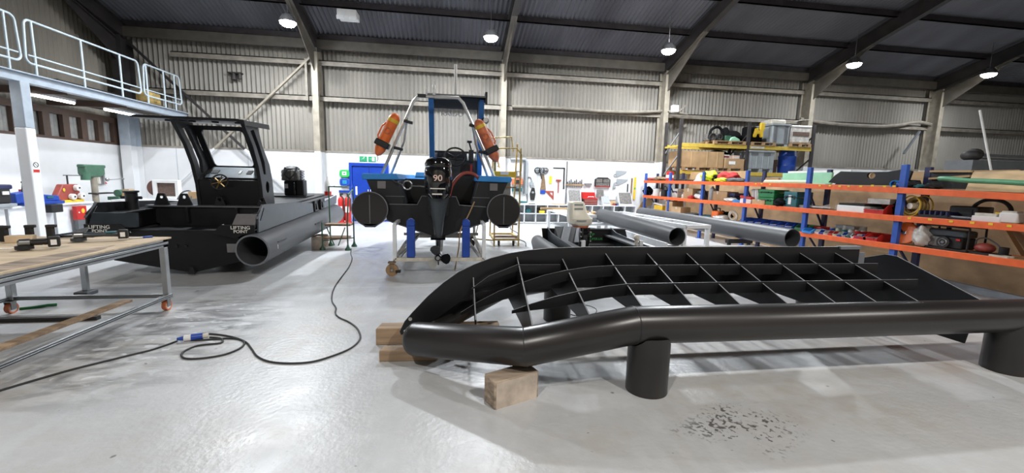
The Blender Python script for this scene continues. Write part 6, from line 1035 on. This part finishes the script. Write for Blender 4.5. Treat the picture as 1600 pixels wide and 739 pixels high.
for x, m_, z1, lb in ((9.92, 'white_plastic', .6, 'white package with pink print in the open crate'), (10.32, 'text_pink', .58, 'pink and white package in the open crate'), (9.84, 'film', .55, 'silvery bag at the left of the open crate')):
    k = T('package', lb, 'package', (x, 14.3, Z1+.15)); MB().bx(x-.14, x+.14, 14.1, 14.5, Z1+.151, Z1+z1).build('body', m_, k, .02); MB().bx(x-.1, x+.1, 14.095, 14.1, Z1+z1-.11, Z1+z1-.05).build('print_band', 'dull_red' if 'pink print' in lb else 'sign_white', k)
k = T('dark_sheeting', 'dark draped cover at the back of the lower racking level above the open crate', 'cover', (10.0, 14.8, Z1+.45)); m = MB().ell((10.0, 14.75, Z1+.6), (.5, .15, .2)); m.build('folds', 'cloth_black', k)
k = T('pallet_box', 'grey plastic pallet box on the lower racking level', 'pallet box', (11.25, 14.4, Z1)); MB().bx(10.74, 11.75, 13.98, 14.85, Z1+.12, Z1+.75).build('tub', 'grey_plastic', k, .02); MB().bx(10.7, 11.78, 13.95, 14.9, Z1+.72, Z1+.78).build('rim', 'grey_plastic', k, .01)
for x in (10.95, 11.45): MB().bx(x-.14, x+.14, 13.97, 13.98, Z1+.6, Z1+.7).build('slot', 'grey_dark_plastic', k)
for x in (10.8, 11.25, 11.68): MB().bx(x-.06, x+.06, 13.98, 14.85, Z1, Z1+.12).build('foot', 'grey_plastic', k)
for i in range(4): MB().bx(10.8+i*.24, 10.82+i*.24, 13.965, 13.98, Z1+.15, Z1+.58).build('rib', 'grey_plastic', k)
k = T('blue_drum', 'blue plastic drum on the lower racking level right of the pallet box', 'drum', (12.65, 14.4, Z1)); MB().lathe([(.27, 0), (.29, .03), (.3, .25), (.31, .27), (.3, .3), (.3, .6), (.31, .62), (.29, .66), (.28, .84), (.25, .88)], (12.65, 14.4, Z1), n=28).build('drum_body', 'blue', k); MB().cyl((12.65, 14.4, Z1+.86), (12.65, 14.4, Z1+.89), .27).build('lid', 'blue', k)
k = T('dark_crates', 'dark recess crate behind the blue drum', 'crate', (12.0, 14.7, Z1)); MB().bx(11.85, 12.3, 14.45, 14.95, Z1, Z1+.5).build('body', 'crate_brown', k, .01)
k = T('machine_bundle', 'dark machine with looped straps on the upper racking pallet', 'machine', (9.5, 14.4, Z2+.125)); MB().bx(9.3, 9.75, 14.2, 14.7, Z2+.126, Z2+.4).build('body', 'mottled', k, .05); MB().tube(smooth([V((9.25, 14.2, Z2+.2)), V((9.3, 14.2, Z2+.5)), V((9.55, 14.2, Z2+.62)), V((9.75, 14.2, Z2+.45)), V((9.72, 14.2, Z2+.2))]), .05, 8).build('hoop', 'cloth_black', k); MB().torus((9.35, 14.15, Z2+.25), .12, .03, (0, 1, 0)).torus((9.62, 14.15, Z2+.25), .1, .03, (0, 1, 0)).build('wheel', 'rubber', k)
k = T('grey_tub', 'grey green tub with a pale cloth on the upper racking pallet', 'tub', (10.05, 14.3, Z2+.125)); MB().bx(9.85, 10.08, 14.15, 14.5, Z2+.126, Z2+.33).build('body', 'machine_green', k, .01); MB().prism([(10.0, Z2+.126), (10.45, Z2+.126), (10.38, Z2+.22), (10.2, Z2+.3), (10.05, Z2+.26)], 'y', 14.1, 14.5).build('cloth', 'mint', k, .03)
k = T('black_covers', 'heap of black covers on the upper racking level', 'cover', (10.5, 14.5, Z2+.125)); MB().ell((10.45, 14.6, Z2+.32), (.3, .3, .25)).ell((10.2, 14.7, Z2+.4), (.15, .2, .3)).build('folds', 'cloth_black', k)
k = T('black_chair', 'black seat shell on the upper racking pallet behind the yellow strap', 'seat', (11.15, 14.5, Z2+.125)); MB().bx(10.85, 11.4, 14.2, 14.8, Z2+.126, Z2+.45).build('seat', 'cloth_black', k, .08); MB().bx(10.95, 11.55, 14.6, 14.85, Z2+.3, Z2+.75).build('backrest', 'cloth_black', k, .08)
k = T('yellow_strap', 'bright yellow moulded handle hanging over the black seat', 'strap', (11.1, 14.1, Z2+.3)); yq = 14.1; P = [(10.92, .38), (10.98, .62), (11.06, .64), (11.08, .52), (11.14, .54), (11.15, .82), (11.3, .83), (11.32, .62), (11.27, .5), (11.28, .3), (11.2, .3), (11.14, .42), (11.04, .42), (11.0, .3), (10.93, .3)]
MB().prism([(x, Z2+z) for x, z in P], 'y', yq-.05, yq+.05).build('handle_body', 'yellow', k, .02)
k = T('grey_tub_large', 'large grey plastic tub with ribs on the upper racking level', 'tub', (11.95, 14.4, Z2)); MB().bx(11.6, 12.28, 14.0, 14.8, Z2+.08, Z2+.78).build('tub', 'grey_plastic', k, .03); MB().bx(11.55, 12.3, 13.96, 14.84, Z2+.74, Z2+.8).build('rim', 'grey_plastic', k, .01)
for x in (11.72, 12.15): MB().bx(x-.05, x+.05, 13.985, 14.0, Z2+.12, Z2+.72).build('rib', 'grey_dark_plastic', k)
for x in (11.68, 12.2): MB().bx(x-.06, x+.06, 14.0, 14.8, Z2, Z2+.08).build('foot', 'grey_plastic', k)
MB().bx(11.6, 12.2, 14.1, 14.7, Z2+.8, Z2+.98).build('lid_cover', 'dirty_white', k, .05)
k = T('wrapped_load', 'pallet load wrapped in white film on the upper racking level', 'pallet load', (12.75, 14.4, Z2+.125)); m = MB().bx(12.35, 13.15, 14.0, 14.85, Z2+.126, Z2+.75).build('film_wrap', 'film', k, .06); MB().bx(12.42, 13.1, 13.985, 14.0, Z2+.4, Z2+.55).build('dark_opening', 'crate_brown', k, .01); MB().bx(12.32, 13.18, 13.98, 14.87, Z2+.7, Z2+.78).build('top_sheet', 'white_plastic', k, .03); MB().tube(smooth([V((12.33, 14.2, Z2+.95)), V((12.5, 14.1, Z2+.92)), V((12.8, 14.1, Z2+.98)), V((13.2, 14.1, Z2+1.02))]), .015, 6).build('strap', 'girt', k)
# things behind the partition at the far right
k = T('white_pole', 'thin white pole leaning upright behind the chipboard sheet', 'pole', (13.0, 9.0, 0)); a = oY(1549, 268, 8.0); c_ = oY(1531, 172, 8.1); MB().cyl(a, c_, .022).build('shaft', 'white_plastic', k); MB().cyl(V((a.x, a.y, 0)), a, .025).build('lower_shaft', 'white_plastic', k); MB().bx(a.x-.12, a.x+.12, a.y-.12, a.y+.12, 0, .03).build('foot', 'steel', k)
k = T('bar_machine', 'dark machinery with two long bars above the partition at the far right', 'machine', (13, 9, 0)); p0 = oY(1517, 243, 9.0); p1 = oY(1640, 247, 9.0); MB().bar(p0+V((.2, 0, .02)), p1, .07).bar(p0+V((.2, 0, -.06)), p1-V((0, 0, .08)), .05).build('bars', 'grey_dark_plastic', k); MB().ell(p0, (.18, .2, .14)).ell(p0+V((.15, .05, .03)), (.16, .2, .16)).build('engine', 'steel_dark', k); MB().bx(p0.x-.2, p1.x, 8.8, 9.4, 0, p0.z-.12).build('stand', 'grey_dark_plastic', k); MB().bx(p1.x-.5, p1.x, 8.8, 9.2, p1.z-.1, p1.z+.05).build('gearbox', 'rusty', k, .02)
one(MB().bx(10.5, 14.2, 8.25, 8.65, 1.74, 1.78).bx(10.6, 10.7, 8.3, 8.6, 0, 1.74).bx(14.0, 14.1, 8.3, 8.6, 0, 1.74), 'white_counter', 'white_plastic', 'high white table edge glimpsed above the chipboard sheet', 'table')
# ================================================================ LIGHT
def alight(name, loc, power, col, size, rot=(0, 0, 0), shape='DISK', sy=None, parent=None, spread=PI):
    l = bpy.data.lights.new(name, 'AREA'); l.energy = power; l.color = col; l.shape = shape; l.size = size; l.spread = spread
    if sy: l.size_y = sy
    o = bpy.data.objects.new(name, l); C.objects.link(o); o.rotation_euler = rot
    if parent is not None: o.parent = parent; o.location = V(loc) - parent.location
    else: o.location = loc
    return o
def highbay(x, y, z, lb, power, col):
    t = T('high_bay_lamp', lb, 'lamp', (x, y, z), 'round high bay lamps')
    MB().lathe([(.05, .22), (.12, .2), (.2, .1), (.24, .0), (.22, -.01), (.2, .0)], (x, y, z), n=24).build('reflector', 'steel', t); MB().lathe([(.21, .0), (.2, -.05), (.15, -.1), (.07, -.125), (.01, -.13)], (x, y, z), n=24).build('lens', 'lamp_white', t)
    MB().cyl((x, y, z+.22), (x, y, roofz(y)-.04), .008, n=8).build('hanger', 'steel', t); alight('lamp_light', (x, y, z-.15), power, col, .38, parent=t)
COOL = (.9, .95, 1); WARM = (1, .955, .89)
for x, w in ((-4.51, 'leftmost of the row, over the black boat'), (1.23, 'second of the row, over the blue topped boat'), (6.98, 'third of the row, over the pigeonholes'), (13.88, 'fourth of the row, over the pallet racking'), (19.58, 'fifth of the row, at the far right')): highbay(x, 13.3, 5.86, 'bright round roof lamp, %s' % w, P_BACK*(1 if x < 10 else .55), COOL)
for x in (-5.0, .8, 6.6): highbay(x, 11.0, 6.7, 'round roof lamp of the second row above the picture, %.0f m along' % (x+10), P_MID, COOL)
for x in (-3.0, 4.0, 11.0): highbay(x, -2.5, 7.4, 'round roof lamp behind the viewpoint, %.0f m along' % (x+10), P_FRONT, WARM)
for y0, y1, w in ((10.97-2.3, 12.33-2.25, 'cut by the left edge'), (10.97, 12.33, 'beyond the white column'), (13.3, 14.7, 'nearest the rear wall')):
    t = T('tube_light', 'fluorescent tube light under the mezzanine, %s' % w, 'lamp', (-9.3, (y0+y1)/2, 3.27), 'tube lights under the mezzanine'); MB().bx(-9.35, -9.25, y0, y1, 3.28, 3.34).build('housing', 'white_paint', t); MB().cyl((-9.3, y0, 3.26), (-9.3, y1, 3.26), .035, n=12).build('tube', 'tube_white', t)
    alight('tube_glow', (-9.3, (y0+y1)/2, 3.2), P_TUBE, (.95, .97, 1), .1, shape='RECTANGLE', sy=y1-y0, parent=t)
w = bpy.data.worlds.new('World'); sc.world = w; w.use_nodes = True; w.node_tree.nodes['Background'].inputs[0].default_value = (.5, .55, .6, 1); w.node_tree.nodes['Background'].inputs[1].default_value = .1
# ================================================================ CAMERA
cam = bpy.data.cameras.new('camera'); cam.sensor_width = 36; cam.lens = 36*654/1600; cam.clip_start = .05; cam.clip_end = 200
co = bpy.data.objects.new('camera', cam); C.objects.link(co); R = Matrix((CR, CU, -CF)).transposed().to_4x4(); co.matrix_world = Matrix.Translation((0, 0, CAMH)) @ R; sc.camera = co
sc.view_settings.view_transform = 'Standard'; sc.view_settings.look = 'None'; sc.view_settings.gamma = 1; sc.view_settings.use_curve_mapping = False; sc.view_settings.exposure = EXPO
sc.cycles.use_denoising = True; sc.cycles.max_bounces = 6; sc.cycles.diffuse_bounces = 4; sc.cycles.glossy_bounces = 3; sc.cycles.transmission_bounces = 4; sc.cycles.sample_clamp_indirect = 5; sc.cycles.caustics_reflective = False; sc.cycles.caustics_refractive = False
